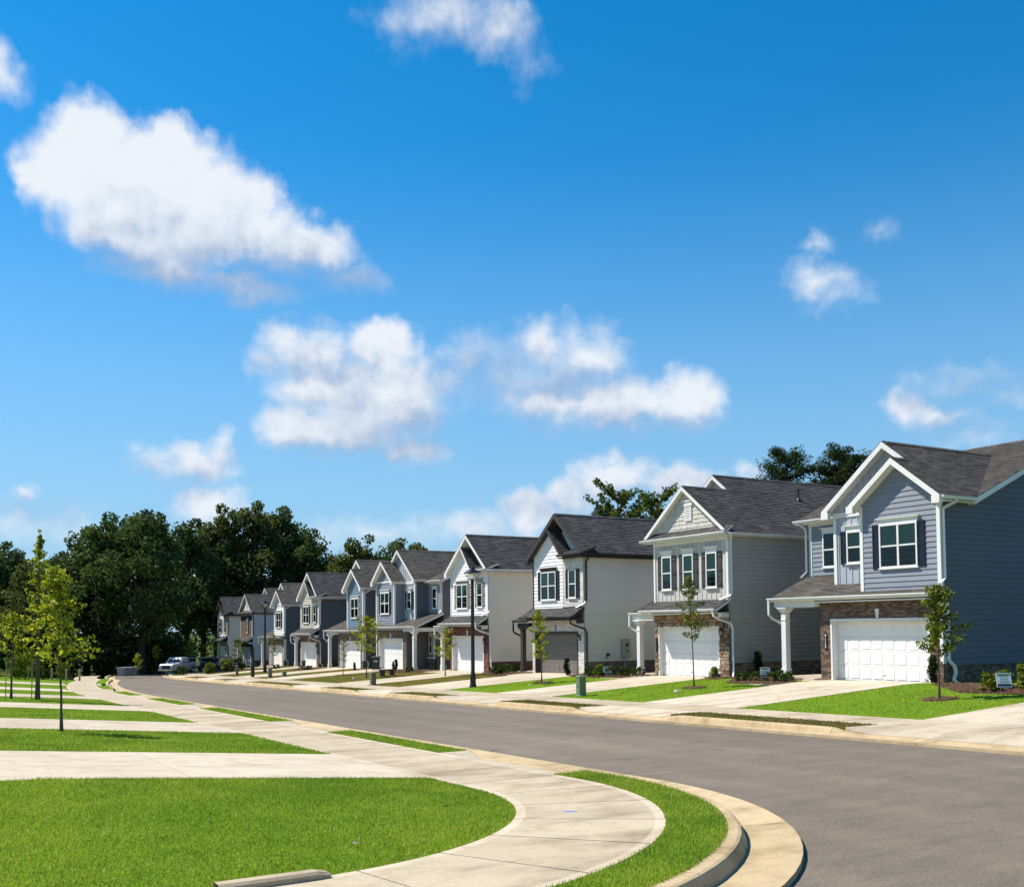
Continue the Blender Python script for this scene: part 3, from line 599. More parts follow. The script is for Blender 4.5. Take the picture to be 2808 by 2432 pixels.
# ------------------------------------------------------------------ house kit
def front(d): return lambda s, z, o=0.0: (d - o, s, z)       # wall facing the street, s runs along the facade
def side(w): return lambda s, z, o=0.0: (s, w - o, z)        # wall facing down the street to the camera, s runs into the lot
def side2(w): return lambda s, z, o=0.0: (s, w + o, z)
def clip_half(poly, ax, val, keep_ge):
    out = []
    for i in range(len(poly)):
        p, q = poly[i], poly[(i + 1) % len(poly)]; a = (p[ax] - val) * (1 if keep_ge else -1); b = (q[ax] - val) * (1 if keep_ge else -1)
        if a >= 0: out.append(p)
        if a * b < 0:
            k = a / (a - b); out.append(tuple(p[j] + (q[j] - p[j]) * k for j in range(len(p))))
    return out
def area(p): return abs(sum(p[i][0] * p[(i + 1) % len(p)][1] - p[(i + 1) % len(p)][0] * p[i][1] for i in range(len(p)))) / 2
class House:
    def __init__(h, name, n, t, z, label, sc=1.0, mir=1, pieces=True, pal=None):
        h.root = tag(empty(name, (n, t, z), 0, sc), label, 'house', 'two storey houses along the street'); h.m = mir; h.pieces = pieces; h.p = pal
    def mb(h): return MB(h.m)
    def part(h, name, mb, mat, parent=None, attr=False, kind=None, label=None):
        o = mb.build(name, M[mat] if isinstance(mat, str) else [M[k] for k in mat], parent or h.root, attr, kind)
        if label: o['label'] = label
        return o
    def pbox(h, mb, P, s0, s1, z0, z1, o0, o1, r=None):
        mb.hexa([P(s0, z0, o0), P(s1, z0, o0), P(s1, z1, o0), P(s0, z1, o0)], [P(s0, z0, o1), P(s1, z0, o1), P(s1, z1, o1), P(s0, z1, o1)], r)
    def boxpart(h, name, mat, P, s0, s1, z0, z1, o0, o1, parent=None):
        mb = h.mb(); h.pbox(mb, P, s0, s1, z0, z1, o0, o1); return h.part(name, mb, mat, parent)
    def core(h, P, poly, mat, depth=0.12, name='wall'):
        mb = h.mb(); f = [P(s, z, 0.0) for s, z in poly]; b = P(0, 0, -depth); a = P(0, 0, 0); mb.prism(f, tuple(b[i] - a[i] for i in range(3))); return h.part(name, mb, mat)
    def lap(h, P, poly, mat, expo=0.205, wall=None):
        w = wall or h.core(P, poly, mat); z = min(p[1] for p in poly); zt = max(p[1] for p in poly); allm = h.mb(); first = True
        while z < zt - .01:
            c = clip_half(clip_half(poly, 1, z, True), 1, z + expo, False)
            if len(c) >= 3 and area(c) > .004:
                mb = h.mb() if h.pieces else allm; r = random.random()
                off = lambda zz: 0.036 - 0.028 * (zz - z) / expo
                mb.poly([P(s, zz, off(zz)) for s, zz in c], r)
                lo = sorted([s for s, zz in c if zz < z + .002])
                if len(lo) >= 2: mb.poly([P(lo[0], z, .036), P(lo[-1], z, .036), P(lo[-1], z, 0), P(lo[0], z, 0)], r)
                if h.pieces: h.part('plank', mb, mat, w)
            z += expo
        if not h.pieces: h.part('planks', allm, mat, w, kind='stuff')
        return w
    def bb(h, P, poly, mat, step=0.34, wid=0.055):
        w = h.core(P, poly, mat); s = min(p[0] for p in poly) + step * .5; sm = max(p[0] for p in poly); allm = h.mb()
        while s < sm - .04:
            c = clip_half(clip_half(poly, 0, s, True), 0, s + wid, False)
            if len(c) >= 3:
                zs = [q[1] for q in c]; mb = h.mb() if h.pieces else allm
                zl = [q[1] for q in c if abs(q[0] - s) < 1e-6 or abs(q[0] - s - wid) < 1e-6]
                z0, z1 = min(zl), sorted(zl)[-1]; zc = sorted(zl)
                h.pbox(mb, P, s, s + wid, z0, min(z1, zc[-2]) if len(zc) > 1 else z1, 0.0, 0.022)
                if h.pieces: h.part('batten', mb, mat, w)
            s += step
        if not h.pieces: h.part('battens', allm, mat, w, kind='stuff')
        return w
    def shakes(h, P, poly, mat, expo=0.21):
        w = h.core(P, poly, mat); z = min(p[1] for p in poly); zt = max(p[1] for p in poly); allm = h.mb()
        while z < zt - .02:
            row = clip_half(clip_half(poly, 1, z, True), 1, z + expo, False)
            if len(row) >= 3:
                s = min(q[0] for q in row) - random.uniform(0, .15); sm = max(q[0] for q in row)
                while s < sm:
                    wd = random.uniform(.14, .30); c = clip_half(clip_half(row, 0, s + .004, True), 0, s + wd - .004, False)
                    if len(c) >= 3 and area(c) > .002:
                        mb = h.mb() if h.pieces else allm; e = random.uniform(-.004, .006); r = random.random(); dz = random.uniform(0, .018)
                        off = lambda zz: 0.030 + e - 0.022 * (zz - z) / expo
                        mb.poly([P(q, zz - dz * (1 if zz < z + .01 else 0), off(zz)) for q, zz in c], r)
                        lo = sorted([q for q, zz in c if zz < z + .002])
                        if len(lo) >= 2: mb.poly([P(lo[0], z - dz, .03 + e), P(lo[-1], z - dz, .03 + e), P(lo[-1], z - dz, 0), P(lo[0], z - dz, 0)], r)
                        if h.pieces: h.part('shake', mb, mat, w)
                    s += wd
            z += expo
        if not h.pieces: h.part('shakes', allm, mat, w, kind='stuff')
        return w
    def brick(h, P, rects, mat, mortar='mortar', course=0.082, ln=0.235):
        mbw = h.mb()
        for (s0, s1, z0, z1) in rects: h.pbox(mbw, P, s0, s1, z0, z1, -0.1, 0.0)
        w = h.part('brick_wall', mbw, mortar); mb = h.mb()
        for (s0, s1, z0, z1) in rects:
            z = z0; k = 0
            while z < z1 - .02:
                s = s0 - (ln / 2 if k % 2 else 0)
                while s < s1 - .01:
                    a, b = max(s, s0), min(s + ln - .011, s1)
                    if b - a > .03:
                        o = .010 + random.uniform(-.003, .005); r = random.random(); q = [(a, z), (b, z), (b, min(z + course - .011, z1)), (a, min(z + course - .011, z1))]
                        mb.poly([P(u, v, o) for u, v in q], r)
                        for i in range(4): u, v = q[i], q[(i + 1) % 4]; mb.poly([P(*u, o), P(*v, o), P(*v, 0), P(*u, 0)], r)
                    s += ln
                z += course; k += 1
        h.part('bricks', mb, mat, w, True, 'stuff'); return w
    def stones(h, P, rects, soldier=None):
        mbw = h.mb()
        for (s0, s1, z0, z1) in rects: h.pbox(mbw, P, s0, s1, z0, z1, -0.1, 0.0)
        w = h.part('stone_wall', mbw, 'mortar'); allm = h.mb()
        def one(a, b, z0, z1):
            mb = h.mb() if h.pieces else allm; o = random.uniform(.02, .055); c = .014; r = random.random()
            f = [(a, z0), (b, z0), (b, z1), (a, z1)]; g = [(a + c + random.uniform(0, .01), z0 + c), (b - c, z0 + c + random.uniform(0, .012)), (b - c - random.uniform(0, .012), z1 - c), (a + c, z1 - c - random.uniform(0, .01))]
            mb.poly([P(u, v, o + random.uniform(-.008, .008)) for u, v in g], r)
            for i in range(4): j = (i + 1) % 4; mb.poly([P(*f[i], 0), P(*f[j], 0), P(*g[j], o), P(*g[i], o)], r)
            if h.pieces: h.part('stone', mb, 'stone', w)
        for (s0, s1, z0, z1) in rects:
            z = z0
            while z < z1 - .05:
                hh = random.choice((.10, .13, .16, .21)); hh = min(hh, z1 - z); s = s0
                while s < s1 - .04:
                    wd = random.uniform(.18, .5) if s1 - s0 > 1 else random.uniform(.14, .32); e = s1 if s1 - (s + wd) < .1 else s + wd
                    one(s + .005, e - .005, z + .004, z + hh - .004); s = e
                z += hh
        if soldier:
            s0, s1, z0, z1 = soldier; s = s0
            while s < s1: one(s + .005, min(s + .12, s1) - .004, z0, z1); s += .12
        if not h.pieces: h.part('stones', allm, 'stone', w, kind='stuff')
        return w
    def roof(h, polys, trim, sh='shingle', th=0.16, drip=None):
        V = [[Vector(p) for p in poly] for poly in polys]; p = V[0]; n = (p[1] - p[0]).cross(p[2] - p[0]).normalized()
        if n.z < 0: n = -n
        hz = Vector((0, 0, 1)).cross(n).normalized(); up = n.cross(hz).normalized()
        deck = h.mb()
        for q in V:
            pts = q if ((q[1] - q[0]).cross(q[2] - q[0])).dot(n) > 0 else q[::-1]
            deck.prism([tuple(a) for a in pts], tuple(-n * th))
        d = h.part('roof', deck, trim); mb = h.mb(); mb.uv = []
        b0 = min((a.dot(up)) for q in V for a in q); ex = .16
        for q in V:
            P2 = [(a.dot(hz), a.dot(up) - b0) for a in q]; bm = max(c[1] for c in P2); k = 0; base = q[0].dot(n)
            while k * ex < bm:
                c = clip_half(clip_half(P2, 1, k * ex, True), 1, (k + 1) * ex, False)
                if len(c) >= 3 and area(c) > 1e-4:
                    o = lambda b: .026 - .018 * (b - k * ex) / ex
                    W = lambda a, b, off: tuple(hz * a + up * (b + b0) + n * (base + off))
                    pts = [W(a, b, o(b)) for a, b in c]; uv = [(a, b) for a, b in c]
                    mb.poly(pts); mb.uv.append(uv if h.m > 0 else uv[::-1])
                    lo = sorted([a for a, b in c if b < k * ex + 1e-4])
                    if len(lo) >= 2:
                        mb.poly([W(lo[0], k * ex, .026), W(lo[-1], k * ex, .026), W(lo[-1], k * ex, 0.002), W(lo[0], k * ex, 0.002)])
                        u4 = [(lo[0], k * ex), (lo[-1], k * ex), (lo[-1], k * ex - .01), (lo[0], k * ex - .01)]; mb.uv.append(u4 if h.m > 0 else u4[::-1])
                k += 1
            # dark shingle edge along the rim
            qq = q if ((q[1] - q[0]).cross(q[2] - q[0])).dot(n) > 0 else q[::-1]
            for i in range(len(qq)):
                a, b = qq[i], qq[(i + 1) % len(qq)]; mb.poly([tuple(a + n * .003), tuple(b + n * .003), tuple(b + n * .027), tuple(a + n * .027)]); mb.uv.append([(0, 0)] * 4)
        h.part('shingles', mb, sh, d, kind='stuff'); return d
    def ridge(h, p, q, sh='shingle'):
        p, q = Vector(p), Vector(q); p = p + (q - p).normalized() * .1; d = (q - p); L = d.length; d.normalize(); mb = h.mb(); mb.uv = []; nseg = max(1, int(L / .3)); r = d.cross(Vector((0, 0, 1))).normalized()
        for i in range(nseg):
            a = p + d * (L * i / nseg); b = p + d * (L * (i + 1) / nseg)
            for sg in (-1, 1):
                mb.poly([tuple(a + Vector((0, 0, .055))), tuple(b + Vector((0, 0, .045))), tuple(b + r * sg * .15 + Vector((0, 0, -.07))), tuple(a + r * sg * .15 + Vector((0, 0, -.06)))]); mb.uv.append([(i * .3, 0), (i * .3 + .3, 0), (i * .3 + .3, .15), (i * .3, .15)])
        h.part('ridge_cap', mb, sh)
    def apex(h, d, w, z, sl, sr, th, mat):     # closes the notch where two rakes meet
        nl = Vector((0, sl, 1)).normalized() * th; nr = Vector((0, -sr, 1)).normalized() * th; A = Vector((d - .003, w, z)); mb = h.mb()
        mb.prism([tuple(A + Vector((0, 0, .012))), tuple(A - nl), tuple(A - Vector((0, 0, nl.z + abs(nl.y) * max(sl, sr) + .02))), tuple(A - nr)], (.14, 0, 0)); h.part('apex_block', mb, mat)
    def gutter(h, p, q, out, mat):
        mb = h.mb(); out = Vector(out); p, q = Vector(p), Vector(q)
        prof = [(0, 0), (.125, .005), (.125, -.035), (.10, -.06), (.09, -.11), (0, -.12)]
        mb.prism([tuple(p + out * a + Vector((0, 0, b))) for a, b in prof], tuple(q - p)); return h.part('gutter', mb, mat)
    def spout(h, path, mat, r=0.058):
        mb = h.mb(); mb.tube(path, r, 4, rot=math.pi / 4); return h.part('downspout', mb, mat)
    def window(h, P, s0, s1, z0, z1, cols=1, trim='white_trim', header=None, shut=None, blind=0.6, sill=True, hmat=None, grid=None, dark=False):
        f = .065; mb = h.mb(); h.pbox(mb, P, s0, s0 + f, z0, z1, 0, .085); h.pbox(mb, P, s1 - f, s1, z0, z1, 0, .085); h.pbox(mb, P, s0 + f, s1 - f, z1 - f, z1, 0, .083); h.pbox(mb, P, s0 + f, s1 - f, z0, z0 + f, 0, .083)
        w = h.part('window', mb, trim); mb = h.mb(); zm = (z0 + z1) / 2; cw = (s1 - s0 - 2 * f) / cols
        for c in range(cols):
            a = s0 + f + c * cw; b = a + cw
            if c: h.pbox(mb, P, a - .045, a + .045, z0 + f, z1 - f, .01, .078)
            h.pbox(mb, P, a + (.045 if c else 0), b - (.045 if c < cols - 1 else 0), zm - .03, zm + .03, .02, .068)
        h.part('sash', mb, trim, w)
        back = h.mb(); h.pbox(back, P, s0 + f, s1 - f, z0 + f, z1 - f, .028, .031); h.part('room', back, 'room_dark', w)
        for c in range(cols):
            a = s0 + f + c * cw + .03; b = a + cw - .06
            if not dark:
                bl = h.mb(); zt = z1 - f - .01; zb = zt - (z1 - z0 - 2 * f) * (blind if blind < 1 else 1)
                z = zt
                while z > zb + .02: h.pbox(bl, P, a, b, z - .035, z - .006, .033, .038); z -= .043
                h.part('blind', bl, 'blinds', w)
            for (za, zb_) in ((z0 + f, zm - .03), (zm + .03, z1 - f)):
                pn = h.mb(); pn.poly([P(a - .02, zb_, .050), P(b + .02, zb_, .050), P(b + .02, za, .050), P(a - .02, za, .050)]); h.part('pane', pn, 'window_glass', w)
        if header:
            mb = h.mb(); hh = header; h.pbox(mb, P, s0 - .02, s1 + .02, z1 + .002, z1 + hh * .62, 0, .07)
            mb.hexa([P(s0 - .03, z1 + hh * .62, 0), P(s1 + .03, z1 + hh * .62, 0), P(s1 + .12, z1 + hh * .9, 0), P(s0 - .12, z1 + hh * .9, 0)], [P(s0 - .03, z1 + hh * .62, .08), P(s1 + .03, z1 + hh * .62, .08), P(s1 + .12, z1 + hh * .9, .13), P(s0 - .12, z1 + hh * .9, .13)])
            h.pbox(mb, P, s0 - .13, s1 + .13, z1 + hh * .9, z1 + hh, 0, .15); h.part('header', mb, hmat or trim, w)
        if sill: h.boxpart('sill', trim, P, s0 - .05, s1 + .05, z0 - .05, z0 - .002, 0, .11, w)
        if shut:
            mat, wd, style = shut
            for (a, b) in ((s0 - wd - .01, s0 - .01), (s1 + .01, s1 + wd + .01)):
                mb = h.mb(); zs0, zs1 = z0 - .02, z1 + .02
                if style == 'panel':
                    st = .055; h.pbox(mb, P, a, a + st, zs0, zs1, 0, .062); h.pbox(mb, P, b - st, b, zs0, zs1, 0, .062)
                    for zc in (zs0, zm - .05, zs1 - .1): h.pbox(mb, P, a + st, b - st, zc, zc + .1, 0, .060)
                    sh = h.part('shutter', mb, mat)
                    for (za, zb_) in ((zs0 + .11, zm - .06), (zm + .06, zs1 - .11)):
                        pm = h.mb(); h.pbox(pm, P, a + st + .012, b - st - .012, za, zb_, 0, .048); h.part('panel', pm, mat, sh)
                else:
                    k = 3; bw = (b - a) / k
                    for i in range(k): h.pbox(mb, P, a + i * bw + .003, a + (i + 1) * bw - .003, zs0, zs1, 0, .040 + .004 * (i % 2))
                    sh = h.part('shutter', mb, mat); pm = h.mb()
                    for zc in (zs0 + .12, zm - .05, zs1 - .24): h.pbox(pm, P, a + .006, b - .006, zc, zc + .11, .04, .068)
                    h.part('cleat', pm, mat, sh)
        return w
    def garage(h, P, s0, s1, zt, rec, dmat, tmat, cols=8, rows=4):
        mb = h.mb(); j = .10
        h.pbox(mb, P, s0, s0 + .03, 0, zt, -rec, .012); h.pbox(mb, P, s1 - .03, s1, 0, zt, -rec, .012); h.pbox(mb, P, s0 + .03, s1 - .03, zt - .03, zt, -rec, .010)
        h.pbox(mb, P, s0 - .09, s0 - .001, 0, zt + .1, .004, .04); h.pbox(mb, P, s1 + .001, s1 + .09, 0, zt + .1, .004, .04); h.pbox(mb, P, s0 - .001, s1 + .001, zt + .001, zt + .1, .004, .04)
        h.part('door_frame', mb, tmat)
        mb = h.mb(); zb = .015; rh = (zt - .03 - zb) / rows
        for r in range(rows): h.pbox(mb, P, s0 + .03, s1 - .03, zb + r * rh + .004, zb + (r + 1) * rh - .004, -rec - .06, -rec)
        d = h.part('garage_door', mb, dmat); cw = (s1 - s0 - .06) / cols; pw, ph = cw - .13, rh - .15
        me = None; pm = h.mb(); P0 = P(0, 0, 0)
        def loc(s, z, o): q = P(s, z, o); return (q[0] - P0[0], q[1] - P0[1], q[2] - P0[2])
        c = .03; A = [(-pw / 2, -ph / 2), (pw / 2, -ph / 2), (pw / 2, ph / 2), (-pw / 2, ph / 2)]
        B = [(a * (1 - 2 * c / pw), b * (1 - 2 * c / ph)) for a, b in A]; Cc = [(a * (1 - 4.2 * c / pw), b * (1 - 4.2 * c / ph)) for a, b in A]
        for Q, o0, R, o1 in ((A, .002, B, .017), (B, .017, Cc, .010)):
            for i in range(4): k = (i + 1) % 4; pm.poly([loc(*Q[i], o0), loc(*Q[k], o0), loc(*R[k], o1), loc(*R[i], o1)])
        pm.poly([loc(*q, .010) for q in Cc]); me = pm.mesh('panel', M[dmat])
        for r in range(rows):
            for k in range(cols):
                q = P(s0 + .03 + (k + .5) * cw, zb + (r + .5) * rh, -rec); link('panel', me, d, (q[0], q[1] * h.m, q[2]))
        hb = h.mb(); sc = (s0 + s1) / 2; h.pbox(hb, P, sc - .07, sc + .07, zb + rh * .45, zb + rh * .52, -rec, -rec + .03); h.part('handle', hb, tmat, d)
        return d
    def post(h, d, w, z1, mat, r=.13):
        mb = h.mb(); mb.box(d - r, d + r, w - r, w + r, 0, z1); mb.box(d - r - .03, d + r + .03, w - r - .03, w + r + .03, -.1, .42); mb.box(d - r - .02, d + r + .02, w - r - .02, w + r + .02, z1 - .55, z1 - .5)
        a = r + .02; b = r + .13
        mb.hexa([(d - a, w - a, z1 - .22), (d + a, w - a, z1 - .22), (d + a, w + a, z1 - .22), (d - a, w + a, z1 - .22)], [(d - b, w - b, z1 - .04), (d + b, w - b, z1 - .04), (d + b, w + b, z1 - .04), (d - b, w + b, z1 - .04)])
        mb.box(d - b, d + b, w - b, w + b, z1 - .04, z1); return h.part('porch_post', mb, mat)
    def lantern(h, P, s, z):
        mb = h.mb(); h.pbox(mb, P, s - .05, s + .05, z - .22, z + .02, 0, .03); h.pbox(mb, P, s - .015, s + .015, z + .0, z + .03, .03, .14)
        c = P(s, z, .15); mb.lathe([(0.0, c[2] + .20), (.03, c[2] + .17), (.11, c[2] + .06), (.12, c[2] + .045), (0, c[2] + .04)], c[0], c[1], 8); mb.lathe([(0, c[2] - .2), (.06, c[2] - .18), (.06, c[2] - .16), (0, c[2] - .15)], c[0], c[1], 8)
        for k in range(4):
            a = k * math.pi / 2 + .78; mb.tube([(c[0] + .06 * math.cos(a), c[1] + .06 * math.sin(a), c[2] - .16), (c[0] + .095 * math.cos(a), c[1] + .095 * math.sin(a), c[2] + .05)], .008, 4)
        l = h.part('wall_lantern', mb, 'iron_black'); g = h.mb(); g.lathe([(.055, c[2] - .155), (.088, c[2] + .04)], c[0], c[1], 8); h.part('lantern_glass', g, 'lamp_glass', l)
        b = h.mb(); b.lathe([(0, c[2] - .15), (.022, c[2] - .15), (.022, c[2] - .04), (0, c[2] - .02)], c[0], c[1], 6); h.part('bulb', b, 'lamp_white', l)
    def keystone(h, P, s, z0, z1, mat):
        mb = h.mb(); a, b = .055, .095; mb.hexa([P(s - a, z0, .0), P(s + a, z0, 0), P(s + b, z1, 0), P(s - b, z1, 0)], [P(s - a, z0, .05), P(s + a, z0, .05), P(s + b, z1, .05), P(s - b, z1, .05)]); h.part('keystone', mb, mat)
    def corner(h, d, w, z0, z1, mat, wd=.11):
        mb = h.mb(); mb.box(d - .044, d + wd, w - .044, w - .0, z0, z1); mb.box(d - .044, d - .0, w + .001, w + wd, z0, z1 - .003); return h.part('corner_board', mb, mat)
    def plaque(h, P, s, z, txt):
        mb = h.mb(); pts = [(-.075, -.30), (0, -.40), (.075, -.30), (.075, .30), (0, .40), (-.075, .30)]; a = P(0, 0, .03); b = P(0, 0, .055)
        mb.prism([P(s + u, z + v, .018) for u, v in pts], tuple(b[i] - a[i] for i in range(3))); pl = h.part('number_plaque', mb, 'iron_black')
        for i, ch in enumerate(txt):
            cu = bpy.data.curves.new('digit', 'FONT'); cu.body = ch; cu.size = .19; cu.align_x = 'CENTER'; cu.align_y = 'CENTER'; cu.extrude = .004
            ob = bpy.data.objects.new('digit', cu); COL.objects.link(ob); dg = bpy.context.evaluated_depsgraph_get(); me = bpy.data.meshes.new_from_object(ob.evaluated_get(dg)); bpy.data.objects.remove(ob); me.name = 'digit'
            me.materials.clear(); me.materials.append(M['sign_white']); o = link('digit', me, pl); q = P(s, z + .23 - .153 * i, .05)
            o.location = (q[0], q[1] * h.m, q[2]); o.rotation_euler = (math.pi / 2, 0, -math.pi / 2)

def solid(h, x0, x1, y0, y1, z0, z1, mat, name='wall'):
    mb = h.mb(); mb.box(x0, x1, y0, y1, z0, z1); return h.part(name, mb, mat)

# ---- type A: stepped bays, nested front gables, side-gabled main roof
def type_a(h, wide=False):
    p = h.p; W = p['trim']; Gt = p['gutter']; F0, F1, F2 = front(0), front(.85), front(1.95); D = 16.8
    if wide: F1 = front(.9); F2 = front(1.1)
    wl = 8.27 if not wide else 7.0; wb = 5.85 if not wide else 2.45; wg = 3.67
    S = side(0)
    # bodies
    solid(h, .36, D - .4, .14, 5.9, -.4, 3.6, p['side']); solid(h, 2.1, D - .4, 5.9, 6.88, -.4, 3.6, p['side']); solid(h, 1.02, D - .4, .14, wb - .05, 3.62, 7.05, p['side']); solid(h, (2.1 if not wide else 1.3), D - .4, wb - .05, wl, 3.62, 7.0, p['side'])
    # side wall
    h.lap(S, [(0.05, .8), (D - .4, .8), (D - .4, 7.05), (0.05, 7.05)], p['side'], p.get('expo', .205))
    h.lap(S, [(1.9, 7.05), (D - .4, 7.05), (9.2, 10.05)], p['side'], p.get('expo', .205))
    h.boxpart('water_table', p['side'], S, 0.05, D - .4, .74, .82, 0, .055)
    h.brick(S, [(0.03, D - .4, -.6, .745)], p['brick'], p.get('mortar', 'mortar'))
    # garage front
    h.brick(F0, [(0, .62, -.4, 2.44), (5.27, 5.93, -.4, 2.44), (0, 5.93, 2.44, 3.3)], p['brick'], p.get('mortar', 'mortar'))
    solid(h, .1, .3, .02, .6, -.4, 3.2, p['side'], 'pier_core'); solid(h, .1, .3, 5.29, 5.92, -.4, 3.2, p['side'], 'pier_core'); solid(h, .1, .3, .6, 5.29, 2.45, 3.2, p['side'], 'pier_core')
    h.garage(F0, .62, 5.27, 2.44, .29, p['door'], W); h.keystone(F0, 2.95, 2.56, 2.92, 'white_trim')
    if p.get('plaque'): h.plaque(F0, 5.63, 1.62, p['plaque'])
    # porch
    h.lap(F2 if not wide else front(1.95), [(5.94, 1.0), (6.9, 1.0), (6.9, 3.1), (5.94, 3.1)], p['lap'])
    h.brick(front(1.82), [(5.94, 7.0, -.2, .95)], p['brick'], p.get('mortar', 'mortar')); h.boxpart('wall_cap', 'white_trim', front(1.82), 5.94, 7.06, .955, 1.05, -.15, .09)
    h.corner(1.95, 6.86, 1.06, 3.1, W, .1); h.window(F2 if not wide else front(1.95), 6.02, 6.62, 1.35, 2.75, 1, W, .22, None, .5)
    h.post(-.15, 7.78, 3.06, W); mb = h.mb(); mb.box(-.3, -.02, 5.95, 8.3, 3.06, 3.36); mb.box(-.02, 1.9, 8.02, 8.3, 3.06, 3.36); mb.box(-.02, 1.9, 5.95, 8.02, 3.14, 3.18); h.part('porch_beam', mb, W)
    mb = h.mb(); mb.box(-.4, 3.0, 5.95, 8.3, -.5, .06); h.part('porch_floor', mb, 'concrete_drive')
    zs = lambda d: 3.43 + .435 * (d + .45)
    h.roof([[(-.45, .03, zs(-.45)), (1.97, .03, zs(1.97)), (1.97, 8.46, zs(1.97)), (-.45, 8.46, zs(-.45))], [(-.45, -.15, zs(-.45)), (.06, -.15, zs(.06)), (.06, .03, zs(.06)), (-.45, .03, zs(-.45))]], W, p['roof'], .13)
    h.gutter((-.45, -.15, 3.47), (-.45, 8.5, 3.47), (-1, 0, 0), Gt); mb = h.mb(); mb.box(-.42, -.02, -.18, 5.94, 3.22, 3.27); h.part('soffit', mb, W)
    # upper bays
    gable = [(0, 3.55), (wg, 3.55), (wg, 7.1), (1.82, 8.54), (0, 7.1)]
    h.lap(F0, gable, p['lap']); solid(h, .02, 1.3, .14, wg - .01, 3.6, 7.0, p['lap'])
    h.lap(side2(wg), [(0.0, 3.6), (.85, 3.6), (.85, 7.05), (0, 7.05)], p['lap'])
    h.bb(F1, [(.3, 3.9), (wb, 3.9), (wb, 7.2), (2.97, 9.38), (.3, 7.3)], p['bb']) if not wide else h.lap(F1, [(2.2, 3.9), (6.2, 3.9), (6.2, 7.15), (2.97, 9.38), (2.2, 8.7)], p['lap'])
    if not wide:
        h.boxpart('band_board', W, F1, wg, wb, 6.82, 7.02, 0, .05)
        h.lap(F2, [(wb - .05, 4.3), (wl, 4.3), (wl, 6.95), (wb - .05, 6.95)], p['lap']); h.boxpart('frieze_board', W, F2, wb, wl, 6.72, 6.93, .02, .06)
        h.corner(.85, wb - .12, 4.0, 7.05, W); h.corner(1.95, wl - .11, 4.4, 6.95, W)
        h.boxpart('band_board', W, F0, .1, wg - .1, 7.0, 7.14, .03, .07) if p.get('band') else None
    h.corner(0, 0, 3.62, 7.05, W); mb = h.mb(); mb.box(-.044, 0, wg - .11, wg, 3.6, 7.05); mb.box(-.044, .1, wg, wg + .044, 3.6, 7.05); h.part('corner_board', mb, W)
    mb = h.mb(); mb.box(-.036, .12, -.036, -.001, .82, 3.2); mb.box(-.036, -.02, 0, .1, .9, 3.2); h.part('corner_board', mb, W)
    # roofs
    s = .776; z0 = 7.08
    R1 = [(-.42, -.33, z0), (1.78, -.33, z0), (5.58, 1.82, z0 + s * 2.15), (-.42, 1.82, z0 + s * 2.15)]; R2 = [(.5, 1.82, z0 + s * 2.15), (5.58, 1.82, z0 + s * 2.15), (7.6, 2.97, z0 + s * 3.3), (.5, 2.97, z0 + s * 3.3)]
    h.roof([R1, R2], W, p['roof'], .2)
    h.roof([[(-.42, 1.82, z0 + s * 2.15), (.9, 1.82, z0 + s * 2.15), (.9, 4.05, z0 - .06), (-.42, 4.05, z0 - .06)]], W, p['roof'], .2)
    h.roof([[(.5, 2.97, z0 + s * 3.3), (7.6, 2.97, z0 + s * 3.3), (1.87, 6.22, z0 + .04), (.5, 6.22, z0 + .04)]], W, p['roof'], .2)
    h.apex(-.42, 1.82, z0 + s * 2.15, s, s, .2, W); h.apex(.5, 2.97, z0 + s * 3.3, s, s, .2, W)
    for w in ((-.33, .02), (3.72, 4.06)):     # boxed returns where the rakes meet the eaves
        mb = h.mb(); mb.box(-.422, -.2, w[0], w[1], 6.78, 7.06); h.part('eave_return', mb, W)
    mb = h.mb(); mb.box(.498, .68, 5.86, 6.23, 6.78, 7.08); h.part('eave_return', mb, W)
    zm = lambda d: 7.0 + .44 * (d - 1.6); wr = wl + .58
    h.roof([[(1.6, -.33, zm(1.6)), (9.2, -.33, zm(9.2)), (9.2, wr, zm(9.2)), (1.6, wr, zm(1.6))]], W, p['roof'], .2)
    h.roof([[(16.8, -.33, zm(1.6)), (9.2, -.33, zm(9.2)), (9.2, wr, zm(9.2)), (16.8, wr, zm(1.6))]], W, p['roof'], .2)
    h.ridge((9.2, -.33, zm(9.2)), (9.2, wr, zm(9.2)), p['roof']); h.ridge((.5, 2.97, z0 + s * 3.3), (7.6, 2.97, z0 + s * 3.3), p['roof']); h.ridge((-.35, 1.82, z0 + s * 2.15), (.6, 1.82, z0 + s * 2.15), p['roof'])
    h.gutter((-.33, -.33, z0 - .03), (1.75, -.33, z0 - .03), (0, -1, 0), Gt); mb = h.mb(); mb.box(-.2, 1.75, -.32, -.04, 6.86, 6.9); h.part('soffit', mb, W)
    if not wide: h.gutter((1.6, 5.9, 7.0), (1.6, wr, 7.0), (-1, 0, 0), Gt)
    else: h.gutter((1.0, 3.6, 6.98), (1.0, 7.6, 6.98), (-1, 0, 0), Gt); h.roof([[(.98, 3.5, 7.0), (1.62, 3.5, 7.28), (1.62, 7.6, 7.28), (.98, 7.6, 7.0)]], W, p['roof'], .12)
    # windows
    bsh = (p['shutter'], .33, p.get('style', 'panel'))
    h.window(F0, .96, 2.73, 4.5, 6.22, 2, W, .24, bsh, .55)
    if not wide:
        h.window(F1, 4.32, 5.12, 4.85, 6.2, 1, W, .24, bsh, .55); h.window(F2, 6.65, 7.45, 4.84, 6.4, 1, W, .2, None, .0, dark=True)
    else:
        h.window(F1, 5.1, 5.75, 4.35, 6.05, 1, W, .3, bsh, 0, dark=True); h.window(F1, 4.02, 4.45, 4.6, 6.1, 1, W, .3, None, 0, dark=True)
